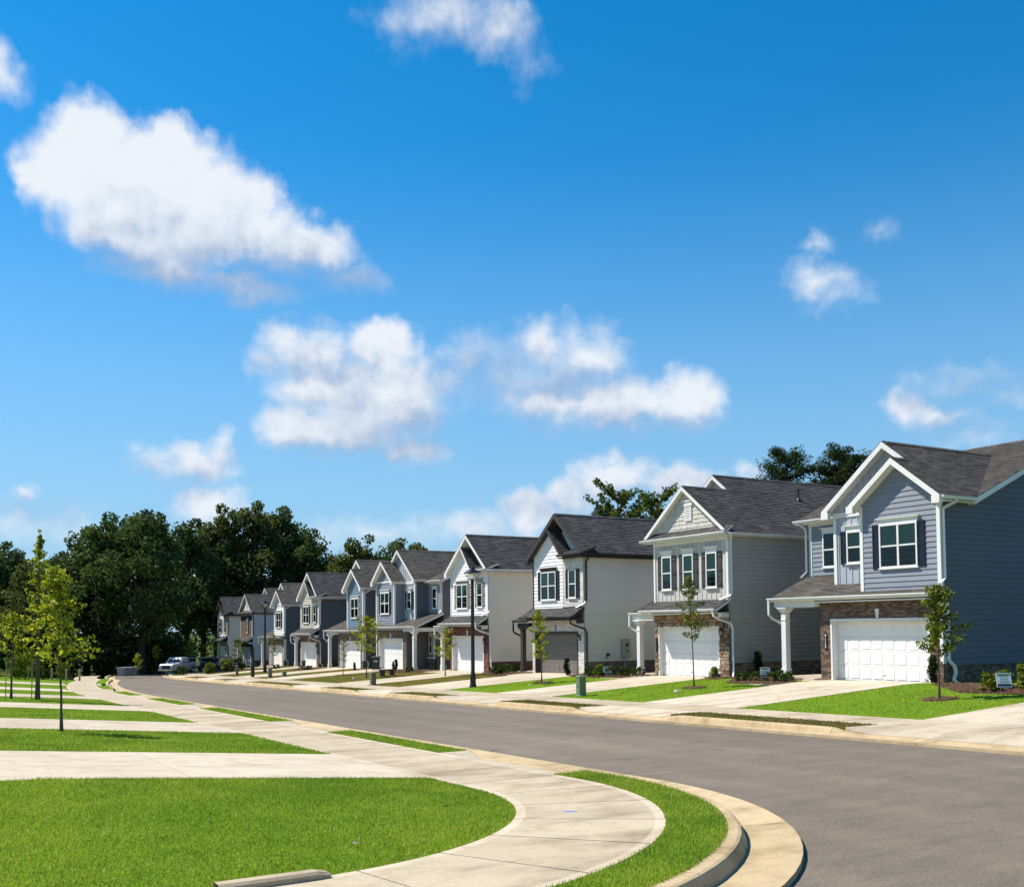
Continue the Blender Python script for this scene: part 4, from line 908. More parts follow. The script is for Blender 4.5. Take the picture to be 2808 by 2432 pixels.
    # rain pipes
    h.spout([(.45, -.42, 6.95), (.45, -.40, 6.85), (.12, -.11, 6.62), (.10, -.10, 6.5), (.10, -.10, 4.0), (-.25, -.12, 3.78)], Gt)
    h.spout([(-.5, 8.42, 3.4), (-.5, 8.42, 2.75), (-.42, 8.35, 2.62), (-.15, 7.98, 2.35), (-.13, 7.96, 2.2)], Gt)
    h.spout([(.16, -.11, 3.2), (.16, -.11, .95), (.36, -.2, .72), (.40, -.22, .5), (.30, -.2, .22), (.45, -.30, .05)], Gt, .07)
    if not wide: h.spout([(1.55, wl + .3, 6.9), (1.75, wl + .1, 6.65), (1.8, wl + .08, 6.5), (1.8, wl + .08, 4.7), (1.55, wl + .2, 4.42)], Gt)

# ---- type B: one front gable with skirt roof, vent and three windows
def type_b(h):
    p = h.p; W = p['trim']; Gt = p['gutter']; F = front(0); S = side(0); D = 15.5
    solid(h, .36, D, .14, 5.5, -.5, 3.8, p['side']); solid(h, .14, D, .14, 5.45, 3.75, 6.8, p['side']); solid(h, 3.3, D, .14, 8.2, -.5, 6.8, p['side'])
    h.lap(S, [(.05, .84), (D, .84), (D, 6.95), (.05, 6.95)], p['side'], p.get('expo', .205))
    if p['stone']: h.stones(S, [(.03, min(D, 9), -.5, .8)])
    else: h.brick(S, [(.03, D, -.5, .8)], p['brick'])
    h.boxpart('water_table', p['side'], S, .05, D, .79, .86, 0, .06)
    rects = [(0, .72, -.45, 2.43), (5.2, 5.6, -.45, 2.43), (0, 5.6, 2.43 + (.3 if p['stone'] else 0), 3.25)]
    if p['stone']: h.stones(F, rects, (.45, 5.45, 2.45, 2.72))
    else: h.brick(F, rects, p['brick'])
    solid(h, .1, .3, .02, .7, -.4, 3.2, 'mortar', 'pier_core'); solid(h, .1, .3, 5.22, 5.59, -.4, 3.2, 'mortar', 'pier_core'); solid(h, .1, .3, .7, 5.22, 2.45, 3.2, 'mortar', 'pier_core')
    h.garage(F, .73, 5.19, 2.43, .19, p['door'], W); h.lantern(F, .42, 2.25)
    mb = h.mb(); h.pbox(mb, F, 5.32, 5.46, 1.25, 1.95, .05, .09); h.part('number_plaque', mb, 'iron_black')
    zs = lambda d: 3.31 + .55 * (d + .85)
    h.roof([[(-.85, -.02, zs(-.85)), (.02, -.02, zs(.02)), (.02, 5.75, zs(.02)), (-.85, 5.75, zs(-.85))]], W, p['roof'], .12); h.gutter((-.85, -.02, 3.34), (-.85, 5.75, 3.34), (-1, 0, 0), Gt)
    mb = h.mb(); mb.box(-.82, -.02, -.02, 5.72, 3.12, 3.17); mb.box(-.45, -.02, -.03, .25, 2.95, 3.12); h.part('soffit', mb, W)
    # porch to the left
    zp = lambda d: 3.22 + .42 * (d + .15)
    h.roof([[(-.15, 5.5, zp(-.15)), (3.3, 5.5, zp(3.3)), (3.3, 7.5, zp(3.3)), (-.15, 7.5, zp(-.15))]], W, p['roof'], .12); h.gutter((-.15, 5.55, 3.25), (-.15, 7.55, 3.25), (-1, 0, 0), Gt)
    mb = h.mb(); mb.box(-.12, .12, 5.6, 7.4, 2.85, 3.1); mb.box(.12, 3.2, 7.15, 7.4, 2.85, 3.1); mb.box(.1, 3.2, 5.6, 7.2, 2.98, 3.02); h.part('porch_beam', mb, W)
    h.post(.0, 6.85, 2.86, W); mb = h.mb(); mb.box(-.2, 3.3, 5.6, 7.4, -.5, .06); h.part('porch_floor', mb, 'concrete_drive'); h.lap(front(3.3), [(5.5, .1), (8.2, .1), (8.2, 3.0), (5.5, 3.0)], p['side'])
    # upper front
    (h.bb if p['front'] == 'bb' else h.shakes)(F, [(0, 3.7), (5.55, 3.7), (5.55, 6.8), (0, 6.8)], p['lap'])
    h.boxpart('frieze_board', W, F, 0, 5.55, 6.62, 6.84, .024, .06); h.corner(0, 0, 3.75, 6.8, W); mb = h.mb(); mb.box(-.044, .05, 5.45, 5.57, 3.75, 6.8); h.part('corner_board', mb, W)
    # pent roof and gable
    h.roof([[(-.36, -.25, 6.95), (.08, -.25, 7.32), (.08, 6.18, 7.32), (-.36, 6.18, 6.95)]], W, p['roof'], .1); h.gutter((-.36, -.25, 6.97), (-.36, 6.22, 6.97), (-1, 0, 0), Gt)
    mb = h.mb(); mb.box(-.34, -.02, -.2, 6.1, 6.80, 6.85); h.part('soffit', mb, W)
    s = .775
    h.shakes(front(.06), [(.25, 7.2), (5.75, 7.2), (3.02, 9.2)], p['shake'])
    h.roof([[(-.25, -.25, 6.95), (15.9, -.25, 6.95), (15.9, 3.02, 6.95 + s * 3.27), (-.25, 3.02, 6.95 + s * 3.27)], [(2.8, 3.02, 6.95 + s * 3.27), (15.9, 3.02, 6.95 + s * 3.27), (15.9, 4.2, 6.95 + s * 4.45), (2.8, 4.2, 6.95 + s * 4.45)]], W, p['roof'], .16)
    zl = 6.95 + s * 3.27
    h.roof([[(-.25, 3.02, zl), (5.2, 3.02, zl), (5.2, 6.18, zl - .775 * 3.16), (-.25, 6.18, zl - .775 * 3.16)]], W, p['roof'], .16)
    zt = 6.95 + s * 4.45; h.roof([[(2.8, 4.2, zt), (15.9, 4.2, zt), (15.9, 8.65, 6.95), (2.8, 8.65, 6.95)]], W, p['roof'], .16)
    h.apex(-.25, 3.02, zl, s, s, .16, W); h.apex(2.8, 4.2, zt, s, s, .16, W)
    h.core(front(3.15), [(.2, 7.0), (8.2, 7.0), (4.2, zt - .25)], p['lap'], .1)
    h.ridge((-.25, 3.02, zl), (3.0, 3.02, zl), p['roof']); h.ridge((2.8, 4.2, zt), (15.9, 4.2, zt), p['roof']); h.gutter((-.2, -.25, 6.93), (15.8, -.25, 6.93), (0, -1, 0), Gt); mb = h.mb(); mb.box(-.2, 15.6, -.24, -.04, 6.76, 6.8); h.part('soffit', mb, W)
    # gable vent
    Fv = front(.06); mb = h.mb(); h.pbox(mb, Fv, 2.58, 2.66, 7.75, 8.5, 0, .07); h.pbox(mb, Fv, 3.0, 3.08, 7.75, 8.5, 0, .07); h.pbox(mb, Fv, 2.66, 3.0, 7.75, 7.82, 0, .07); h.pbox(mb, Fv, 2.66, 3.0, 8.43, 8.5, 0, .07); h.pbox(mb, Fv, 2.50, 3.16, 8.502, 8.72, 0, .09); h.pbox(mb, Fv, 2.44, 3.22, 8.722, 8.78, 0, .13); v = h.part('gable_vent', mb, W)
    bk = h.mb(); h.pbox(bk, Fv, 2.66, 3.0, 7.82, 8.43, .03, .034); h.part('vent_back', bk, 'room_dark', v)
    for k in range(7):
        sl = h.mb(); z = 7.84 + k * .085; sl.hexa([Fv(2.66, z, .066), Fv(3.0, z, .066), Fv(3.0, z + .012, .066), Fv(2.66, z + .012, .066)], [Fv(2.66, z + .05, .036), Fv(3.0, z + .05, .036), Fv(3.0, z + .062, .036), Fv(2.66, z + .062, .036)]); h.part('louver', sl, W, v)
    for a in (p.get('wins') or (.73, 2.44, 4.11)): h.window(F, a, a + .77, 4.38, 6.08, 1, W, .30, (p['shutter'], .31, 'board' if h.pieces else 'panel'), .75)
    if p.get('pipe'):
        w = 2.6; mb = h.mb(); z = 6.95 + s * (w + .25); mb.tube([(7.4, w, z - .1), (7.4, w, z + .62)], .05, 8); mb.lathe([(.16, z - .02), (.09, z + .12), (.05, z + .15)], 7.4, w, 8); h.part('vent_pipe', mb, 'iron_black')
    h.spout([(-.1, -.34, 6.9), (-.05, -.3, 6.75), (.1, -.1, 6.5), (.1, -.1, 4.1), (.0, -.12, 3.95), (-.35, .25, 3.75)], Gt); h.spout([(-.9, .15, 3.28), (-.86, .1, 3.0), (-.6, .02, 2.85), (.02, -.11, 2.65), (.12, -.11, 2.4), (.12, -.11, .35), (-.05, -.25, .05)], Gt)
    h.spout([(-.2, 7.5, 3.15), (-.2, 7.5, 2.55), (-.15, 7.42, 2.45), (.05, 7.05, 2.2), (.05, 7.03, 2.0)], Gt)

# ---- type C: nested gable with a steep inner rake, brick or lap bay on the right
def type_c(h):
    p = h.p; W = p['trim']; Gt = p['gutter']; F = front(0); S = side(0); D = 15.0
    solid(h, .36, D, .14, 5.5, -.5, 3.9, p['side']); solid(h, .14, D, .14, 5.4, 3.9, 7.0, p['side']); solid(h, 3.5, D, .14, 7.2, -.5, 6.6, p['side'])
    h.lap(S, [(.05, .84), (D, .84), (D, 7.0), (.05, 7.0)], p['side'], p.get('expo', .205)); h.boxpart('water_table', p['side'], S, .05, D, .79, .86, 0, .06)
    h.brick(S, [(.03, D, -.5, .8)], p['base'], p.get('mortar', 'mortar'))
    h.brick(F, [(0, .68, -.45, 2.42), (5.2, 5.62, -.45, 2.42), (0, 5.62, 2.42, 3.3)], p['brick'], p.get('mortar', 'mortar'))
    for a, b, z in ((.02, .66, -.4), (5.22, 5.6, -.4), (.66, 5.22, 2.44)): solid(h, .1, .3, a, b, z, 3.2, p['side'], 'pier_core')
    h.garage(F, .68, 5.2, 2.42, .24, p['door'], p.get('dtrim', W)); h.lantern(F, .36, 2.2); h.keystone(F, 2.95, 2.55, 2.9, p.get('key', 'white_trim'))
    zs = lambda d: 3.36 + .62 * (d + .85)
    h.roof([[(-.85, -.03, zs(-.85)), (.02, -.03, zs(.02)), (.02, 5.7, zs(.02)), (-.85, 5.7, zs(-.85))]], W, p['roof'], .12); h.gutter((-.85, -.03, 3.39), (-.85, 5.72, 3.39), (-1, 0, 0), Gt)
    mb = h.mb(); mb.box(-.82, -.02, -.02, 5.66, 3.17, 3.22); mb.box(-.4, -.02, -.03, .2, 2.98, 3.17); h.part('soffit', mb, W)
    zp = lambda d: 3.2 + .40 * (d + .5)
    h.roof([[(-.5, 5.55, zp(-.5)), (3.5, 5.55, zp(3.5)), (3.5, 7.1, zp(3.5)), (-.5, 7.1, zp(-.5))]], W, p['roof'], .12); h.gutter((-.5, 5.76, 3.22), (-.5, 7.12, 3.22), (-1, 0, 0), Gt)
    mb = h.mb(); mb.box(-.3, -.05, 5.66, 6.95, 2.82, 3.05); mb.box(-.05, 3.4, 6.7, 6.95, 2.82, 3.05); mb.box(-.05, 3.4, 5.66, 6.7, 2.95, 2.99); h.part('porch_beam', mb, W); h.post(-.15, 6.5, 2.83, p.get('post', W)); mb = h.mb(); mb.box(-.3, 3.5, 5.63, 7.0, -.5, .05); h.part('porch_floor', mb, 'concrete_drive')
    # upper front: lap bay with inner gable, right bay, recessed outer gable wall
    h.lap(F, [(2.1, 3.8), (5.45, 3.8), (5.45, 6.95), (3.4, 8.5), (2.1, 7.1)], p['lap'])
    if p['bay'] == 'brick': h.brick(F, [(0, 2.1, 3.95, 6.85)], p['bayb'], p.get('mortar', 'mortar')); h.boxpart('ledge', W, F, -.02, 2.1, 3.82, 3.94, 0, .06)
    else: h.lap(F, [(0, 3.8), (2.1, 3.8), (2.1, 6.85), (0, 6.85)], p['lap']); h.boxpart('mullion_board', W, F, 2.06, 2.16, 3.85, 7.1, .03, .06)
    h.lap(front(.6), [(.2, 7.1), (4.6, 7.1), (2.5, 8.95)], p['lap']); solid(h, .62, 1.2, .2, 5.2, 6.9, 7.2, p['side'])
    if p['bay'] != 'brick': h.corner(0, 0, 3.9, 6.85, W)
    mb = h.mb(); mb.box(-.044, .05, 5.36, 5.47, 3.85, 6.95); h.part('corner_board', mb, W)
    sl = (9.46 - 6.93) / 3.3; sr = (9.46 - 6.97) / 2.93
    h.roof([[(-.38, 2.5, 9.46), (15.4, 2.5, 9.46), (15.4, 5.8, 6.93), (-.38, 5.8, 6.93)]], p['rake'], p['roof'], .2)
    h.roof([[(-.38, -.43, 6.97), (15.4, -.43, 6.97), (15.4, 2.5, 9.46), (-.38, 2.5, 9.46)]], p['rake'], p['roof'], .2)
    h.apex(-.38, 2.5, 9.46, sl, sr, .2, p['rake'])
    zi = 6.93 + sl * 2.4
    h.roof([[(-.36, 3.4, zi), (.62, 3.4, zi), (.62, 1.86, 7.0), (-.36, 1.86, 7.0)]], p['rake'], p['roof'], .14)
    h.roof([[(-.4, -.4, 6.97), (.62, -.4, 7.36), (.62, 2.1, 7.36), (-.4, 2.1, 6.97)]], p['rake'], p['roof'], .1); h.gutter((-.4, -.42, 6.99), (-.4, 2.1, 6.99), (-1, 0, 0), Gt); mb = h.mb(); mb.box(-.38, -.02, -.38, 2.1, 6.76, 6.84); h.part('soffit', mb, p['rake'])
    mb = h.mb(); mb.box(-.383, -.2, 5.46, 5.8, 6.62, 6.9); h.part('eave_return', mb, W)
    h.ridge((-.38, 2.5, 9.46), (15.4, 2.5, 9.46), p['roof']); h.gutter((-.3, -.43, 6.95), (15.3, -.43, 6.95), (0, -1, 0), Gt); mb = h.mb(); mb.box(-.2, 15.3, -.42, -.04, 6.74, 6.79); h.part('soffit', mb, p['rake'])
    bsh = (p['shutter'], .34, p.get('style', 'panel')); hd = p.get('hmat')
    h.window(F, 2.82, 4.5, 4.4, 6.1, 2, 'white_trim', .24, bsh, .45, hmat=hd); h.window(F, .68, 1.46, 4.45, 6.1, 1, 'white_trim', .0 if p['bay'] == 'brick' else .3, (p['shutter'], .30, p.get('style', 'panel')), .55, hmat=hd)
    if p['bay'] == 'brick':
        mb = h.mb()
        for k in range(3): h.pbox(mb, F, .75 + k * .23, .93 + k * .23, 6.2, 6.52, .012, .03)
        h.part('lintel', mb, p['bayb'], None, True)
    h.spout([(.05, -.52, 6.9), (.06, -.5, 6.75), (.12, -.12, 6.5), (.12, -.11, 4.3), (.0, -.12, 4.1), (-.4, .2, 3.85)], Gt); h.spout([(-.9, .15, 3.3), (-.86, .1, 3.0), (-.6, .0, 2.85), (.02, -.12, 2.65), (.12, -.12, 2.4), (.12, -.12, .5), (.3, -.2, .3), (.3, -.22, .1)], Gt)
    h.spout([(-.55, 7.05, 3.1), (-.55, 7.05, 2.55), (-.5, 7.0, 2.45), (-.2, 6.72, 2.25), (-.18, 6.7, 2.0)], Gt)

# ------------------------------------------------------------------ the houses
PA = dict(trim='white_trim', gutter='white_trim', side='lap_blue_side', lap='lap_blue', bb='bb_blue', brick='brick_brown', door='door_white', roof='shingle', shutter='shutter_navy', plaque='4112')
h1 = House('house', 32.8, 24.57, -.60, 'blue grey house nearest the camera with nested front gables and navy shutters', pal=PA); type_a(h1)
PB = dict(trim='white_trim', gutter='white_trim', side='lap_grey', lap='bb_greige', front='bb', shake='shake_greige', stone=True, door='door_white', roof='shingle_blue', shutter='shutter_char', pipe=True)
h2 = House('house', 32.8, 36.10, -.85, 'greige house with three upper windows, gable vent and tan stone round the garage', pal=PB); type_b(h2)
PC = dict(trim='black_trim', gutter='black_trim', side='lap_pale', lap='lap_white', bay='brick', bayb='brick_white', brick='brick_white', base='brick_tan', mortar='mortar_white', door='door_taupe', dtrim='soffit_dark', key='taupe_trim', rake='soffit_dark', roof='shingle_blue', shutter='shutter_black', hmat='soffit_dark', post='soffit_dark')
h3 = House('house', 32.6, 47.92, -1.08, 'white house with black gutters, white brick and a taupe garage door', pal=PC); type_c(h3)
PD = dict(trim='white_trim', gutter='white_trim', side='lap_cream', lap='lap_white', bay='lap', brick='brick_red', base='brick_red', door='door_white', rake='white_trim', roof='shingle_blue', shutter='shutter_taupe', hmat='taupe_trim', style='board')
h4 = House('house', 32.6, 59.22, -1.37, 'cream sided house with taupe shutters and red brick, behind the near street lamp', pal=PD, pieces=False); type_c(h4)
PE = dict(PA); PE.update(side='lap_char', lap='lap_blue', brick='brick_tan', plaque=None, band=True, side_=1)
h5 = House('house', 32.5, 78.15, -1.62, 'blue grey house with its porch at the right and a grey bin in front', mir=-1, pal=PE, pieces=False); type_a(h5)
PF = dict(PA); PF.update(side='lap_char', lap='lap_slate', bb='lap_slate', brick='brick_tan', plaque=None, shutter='shutter_taupe', style='board')
h6 = House('house', 32.5, 81.1, -1.88, 'slate blue house with taupe shutters, left of the blue grey house with the bin', pal=PF, pieces=False); type_a(h6, True)
PG = dict(PD); PG.update(side='lap_char', lap='lap_tan', brick='brick_tan', base='brick_brown', shutter='shutter_black', hmat='white_trim', style='panel')
h7 = House('house', 33.0, 93.7, -2.05, 'tan fronted house with charcoal side wall and black shutters', .985, pal=PG, pieces=False); type_c(h7)
PH = dict(PA); PH.update(side='lap_char', lap='lap_white', bb='lap_white', brick='brick_tan', plaque=None, shutter='shutter_black', band=True)
h8 = House('house', 33.6, 106.4, -2.42, 'white gabled house with charcoal side wall behind the far street lamp', .957, pal=PH, pieces=False); type_a(h8)
PI = dict(PB); PI.update(side='lap_sky', lap='shake_brown', front='shake', shake='lap_pale', stone=False, brick='brick_brown', shutter='shutter_black', gutter='black_trim', pipe=None, wins=(1.9,))
h9 = House('house', 34.6, 122.0, -2.75, 'house with brown shingled bay and pale blue side wall, second from the far end', .93, pal=PI, pieces=False); type_b(h9)
PJ = dict(PC); PJ.update(brick='brick_white', door='door_white', dtrim='white_trim')
h10 = House('house', 35.5, 137.2, -2.95, 'small white house at the far end of the row against the wood', .965, pal=PJ, pieces=False); type_c(h10)

# ------------------------------------------------------------------ plants
def leaves(centers, rad, per, size, up=0.35, squash=0.8, seed=None, kite=0.62):
    c = np.repeat(np.asarray(centers, float), per, 0); r = np.repeat(np.asarray(rad, float), per); k = len(c)
    d = RNG.normal(size=(k, 3)); d /= np.linalg.norm(d, axis=1, keepdims=True) + 1e-9
    rr = r * RNG.uniform(0.15, 1, k) ** 0.45; p = c + d * rr[:, None] * np.array([1, 1, squash])
    nrm = RNG.normal(size=(k, 3)) + d * 0.5 + np.array([0, 0, up * 2]); nrm /= np.linalg.norm(nrm, axis=1, keepdims=True)
    a = np.cross(nrm, RNG.normal(size=(k, 3))); a /= np.linalg.norm(a, axis=1, keepdims=True) + 1e-9; b = np.cross(nrm, a)
    s = size * RNG.uniform(.55, 1.3, k)[:, None]; droop = nrm * s * 0.18
    v = np.stack([p - a * s * .5 - droop, p + b * s * kite * .5, p + a * s * .5 - droop, p - b * s * kite * .5], 1).reshape(-1, 3)
    return v, RNG.beta(2.0, 2.6, k)
def ground_at(n, t): return float(gz(n, t))
def sapling(loc, H, c0, R, nb, per, size, mat, label, lean=(0, 0), top=1.0, seed=1, trunk_r=.035, stake=False, group='young street trees', shape=None, leader=False):
    rs = random.Random(seed); n, t = loc; root = tag(empty('young_tree', (n, t, ground_at(n, t) - .02)), label, 'tree', group)
    mb = MB(); pts = [(lean[0] * (z / H) ** 1.3 + rs.uniform(-.015, .015), lean[1] * (z / H) ** 1.3 + rs.uniform(-.015, .015), z) for z in np.linspace(0, H * .97, 9)]
    mb.tube(pts, [trunk_r * (1 - .8 * i / 8) + (.02 if i == 0 else 0) for i in range(9)], 7); C, Rd = [], []
    for i in range(nb):
        f = (i + .5) / nb; z = c0 + (H * .94 - c0) * f; az = i * 2.39996 + rs.uniform(-.4, .4)
        prof = (shape(f) if shape else math.sin(math.pi * min(1, .18 + f * .82)) ** .8) * R * rs.uniform(.65, 1.1); L = max(prof, .08)
        b0 = Vector((lean[0] * (z / H) ** 1.3, lean[1] * (z / H) ** 1.3, z)); b1 = b0 + Vector((math.cos(az) * L, math.sin(az) * L, L * rs.uniform(.25, .75)))
        md = (b0 + b1) / 2 + Vector((0, 0, -.04)); mb.tube([b0, md, b1], [trunk_r * .38 * (1 - f * .5), trunk_r * .25, trunk_r * .1], 4)
        for k in np.linspace(.35, 1.02, 4): q = b0.lerp(b1, k); C.append(tuple(q)); Rd.append(.10 + .10 * R * rs.uniform(.6, 1.4))
    C.append((lean[0], lean[1], H * .96)); Rd.append(.10)
    if leader:
        for z in np.linspace(H * .86, H, 6): C.append((lean[0], lean[1], z)); Rd.append(.10)
    mb.build('trunk', M['bark'], root); v, r = leaves(C, Rd, per, size, .25, .85); link('crown', tri_mesh('crown', v, 4, r, M[mat]), root)
    if stake:
        s = MB(); s.tube([(-.22, .1, 0), (-.2, .1, 1.75)], .022, 6); s.tube([(-.2, .1, 1.6), (0.02, 0, 1.62)], .012, 5); s.build('stake', M['stake'], root)
    return root
YT = 'leaf_young'; MP = 'leaf_maple'
sapling((2.90, 26.22), 4.05, 1.45, .78, 26, 8, .15, YT, 'yellow green sapling with a thin leaning trunk on the second lawn, left foreground', (-.17, .02), seed=3, trunk_r=.032, shape=lambda f: (1.25 - f) * .82)
sapling((4.37, 48.44), 7.35, 2.5, .95, 22, 7, .21, YT, 'tall slender sapling with yellow leaves and pointed leader behind the leaning one', (.0, .0), seed=5, trunk_r=.10, stake=True, shape=lambda f: (1.15 - f) * .8, leader=True)
sapling((3.36, 48.45), 3.85, 1.75, 1.0, 16, 10, .16, YT, 'short leafy sapling at the left edge beside the tall slender one', (.05, .0), seed=8, trunk_r=.05, stake=True)
sapling((27.40, 20.72), 3.7, 1.35, .78, 20, 24, .12, MP, 'young maple on the lawn in front of the nearest blue grey house', (.10, -.02), seed=11, trunk_r=.036, shape=lambda f: .95 if f < .3 else (.55 if f < .5 else .75 - .3 * f))
sapling((27.82, 32.80), 4.85, 2.0, .62, 20, 15, .105, MP, 'thin young tree before the stone framed garage of the greige house', (-.22, .0), seed=14, trunk_r=.032)
sapling((27.47, 44.27), 3.9, 1.05, .55, 17, 15, .11, YT, 'young tree in front of the taupe garage door of the white house', (-.20, .0), seed=17, trunk_r=.032)
sapling((28.81, 58.03), 3.2, 1.0, .75, 14, 13, .12, YT, 'yellowish sapling beside the porch of the cream sided house', (.0, .0), seed=21)
sapling((26.17, 64.71), 4.4, 1.6, 1.15, 22, 17, .13, YT, 'bright bushy young tree between the lamp and the two blue houses', (.05, .1), seed=24, trunk_r=.04)
sapling((27.0, 71.4), 2.85, .9, .45, 12, 10, .09, MP, 'small thin sapling in a mulch ring in front of the slate blue house', (.1, 0), seed=27, trunk_r=.025)
sapling((30.41, 99.75), 3.6, 1.2, .7, 12, 9, .12, MP, 'sparse sapling by the white gabled house with the charcoal side', (0, 0), seed=30)
sapling((29.41, 109.02), 3.4, 1.2, .8, 12, 11, .14, YT, 'pale sapling in front of the brown shingled house', (0, 0), seed=33)
sapling((30.06, 125.3), 3.4, 1.1, 1.0, 12, 11, .15, YT, 'yellow green sapling by the small far white house', (0, 0), seed=36)
sapling((18.4, 104.8), 2.2, .6, .5, 10, 12, .13, YT, 'little bright sapling beside the grey dumpster', (0, 0), seed=39)
sapling((21.6, 112.5), 3.1, 1.5, .55, 10, 12, .14, YT, 'sunlit sapling before the dark wood above the parked pickup', (0, 0), seed=42)
sapling((25.9, 116.2), 3.7, 1.6, .75, 10, 14, .15, YT, 'sunlit sapling before the dark wood above the trailer', (0, 0), seed=45)

def big_tree_mesh(seed, mat, H=18.0, R=4.6, c0=.22, K=62, per=105, size=.46, rclump=(.9, 1.9), cone=False):
    rs = np.random.default_rng(seed); C, Rd = [], []
    while len(C) < K:
        d = rs.normal(size=3); d /= np.linalg.norm(d); rr = rs.uniform(.35, 1) ** .5; f = (d[2] * rr + 1) / 2
        prof = (1.0 - .55 * max(0, f - .55) / .45) if not cone else 1 - .6 * f
        x, y = d[0] * rr * R * prof, d[1] * rr * R * prof; z = H * (c0 + (1 - c0 - .06) * f); C.append((x, y, z)); Rd.append(rs.uniform(*rclump))
    for k in range(7): C.append((rs.uniform(-.45, .45) * R, rs.uniform(-.45, .45) * R, H * (1 - .06 - .035 * k))); Rd.append(rs.uniform(.6, 1.1))
    v, r = leaves(C, Rd, per, size, .3, .75); cm = tri_mesh('crown', v, 4, r, M[mat])
    mb = MB(); mb.tube([(0, 0, -1), (.15, .05, H * .3), (-.1, .1, H * .62), (0, 0, H * .9)], [.42, .32, .2, .05], 8)
    for i in rs.choice(len(C), 14, replace=False):
        c = Vector(C[i]); z0 = max(H * .2, c.z - R * .7); mb.tube([(0, 0, z0), tuple(Vector((0, 0, z0)).lerp(c, .5) + Vector((0, 0, .3))), tuple(c)], [.15, .1, .04], 5)
    return cm, mb.mesh('trunk', M['bark_dark'])
WOODV = [big_tree_mesh(101, 'leaf_wood'), big_tree_mesh(102, 'leaf_wood', R=5.0, K=70), big_tree_mesh(103, 'leaf_wood_olive', R=4.2, K=56, per=90), big_tree_mesh(104, 'leaf_wood_olive', R=4.8, K=60)]
WOOD = [(6.5,125.5,14.1),(9.1,138.9,15.9),(9.4,116.9,11.9),(12.9,133.3,13.4),(14.3,125.6,13.9),(16.9,129.6,17.6),(17.6,120.0,17.3),(20.5,124.0,19.0),(24.2,131.0,20.4),(20.6,114.6,18.0),(32.9,150.0,22.0),(36.8,156.5,21.8),(38.5,153.6,23.0),(40.9,153.5,25.0),(43.3,151.0,25.2),(46.7,153.0,25.3),(49.2,151.2,22.9),(50.5,148.1,20.5),(54.2,153.1,15.8),(52.7,146.7,15.2),(50.9,134.3,15.3),(52.9,133.5,18.2),(55.0,131.8,15.8),(55.3,127.0,16.7),(56.1,123.1,16.7),(60.6,127.4,15.9),(64.8,130.8,15.7),(68.7,133.3,13.2)]
VAR = [0,1,2,0,1,0,1,0,1,0,1,2,3,0,3,1,0,0,2,2,3,2,3,0,2,3,2,0]
POS = ['at the left edge of the wood', 'deep in the left of the wood', 'low in front at the left of the wood', 'behind the tall yellow sapling', 'left shoulder of the first dome of the wood', 'left crest of the wood', 'front left of the first dome of the wood', 'crest of the first dome of the wood', 'behind the crest of the first dome', 'in front of the first dome above the dumpster', 'right of the first dome above the pickup', 'in the dip between the two domes of the wood', 'left side of the second dome, over the far white house', 'left crest of the second dome of the wood', 'front crest of the second dome of the wood', 'right crest of the second dome of the wood', 'right side of the second dome, over the tan house', 'right shoulder of the second dome of the wood', 'lower right end of the second dome of the wood', 'behind the tan fronted house', 'low behind the slate blue house', 'tall narrow one behind the slate blue house', 'low behind the blue grey house with the bin', 'over the left ridge of the blue grey house with the bin', 'over the ridge of the blue grey house with the bin', 'left of the cream sided house, behind its roof', 'behind the roof of the cream sided house', 'small dark one next to the ridge of the cream sided house']
KIND = ['dark green tree', 'broad dark tree', 'loose olive green tree', 'rounded olive green tree']
for (n, t, H), v, ps in zip(WOOD, VAR, POS):
    rz = random.uniform(0, 6.28); k = H / 18.0; root = tag(empty('wood_tree', (n, t, ground_at(n, t)), rz), KIND[v] + ' ' + ps, 'tree', 'trees of the wood behind the houses'); root.scale = (min(k, 1.12) * random.uniform(.92, 1.1), min(k, 1.12) * random.uniform(.92, 1.1), k)
    link('trunk', WOODV[v][1], root); link('crown', WOODV[v][0], root)
# deeper rows that read as one dark mass, and the undergrowth at its foot
C, Rd = [], []
for i in range(240):
    n = random.uniform(-4, 27); t = random.uniform(112, 121) + n * .25; C.append((n, t, ground_at(n, t) + random.uniform(.4, 3.6))); Rd.append(random.uniform(.9, 1.9))
for i in range(90):
    n = random.uniform(32, 66); t = 162 - (n - 32) * .55 + random.uniform(0, 8); C.append((n, t, ground_at(n, t) + random.uniform(1, 9))); Rd.append(random.uniform(1.5, 2.6))
for i in range(160):
    n = random.uniform(-14, 27); t = random.uniform(136, 150); C.append((n, t, ground_at(n, t) + random.uniform(1, 11))); Rd.append(random.uniform(1.8, 3.0))
v, r = leaves(C, Rd, 95, .55, .3, .8); tag(link('undergrowth', tri_mesh('undergrowth', v, 4, r * .8, M['leaf_wood'])), 'dark undergrowth filling the foot of the wood', 'undergrowth', kind='stuff')

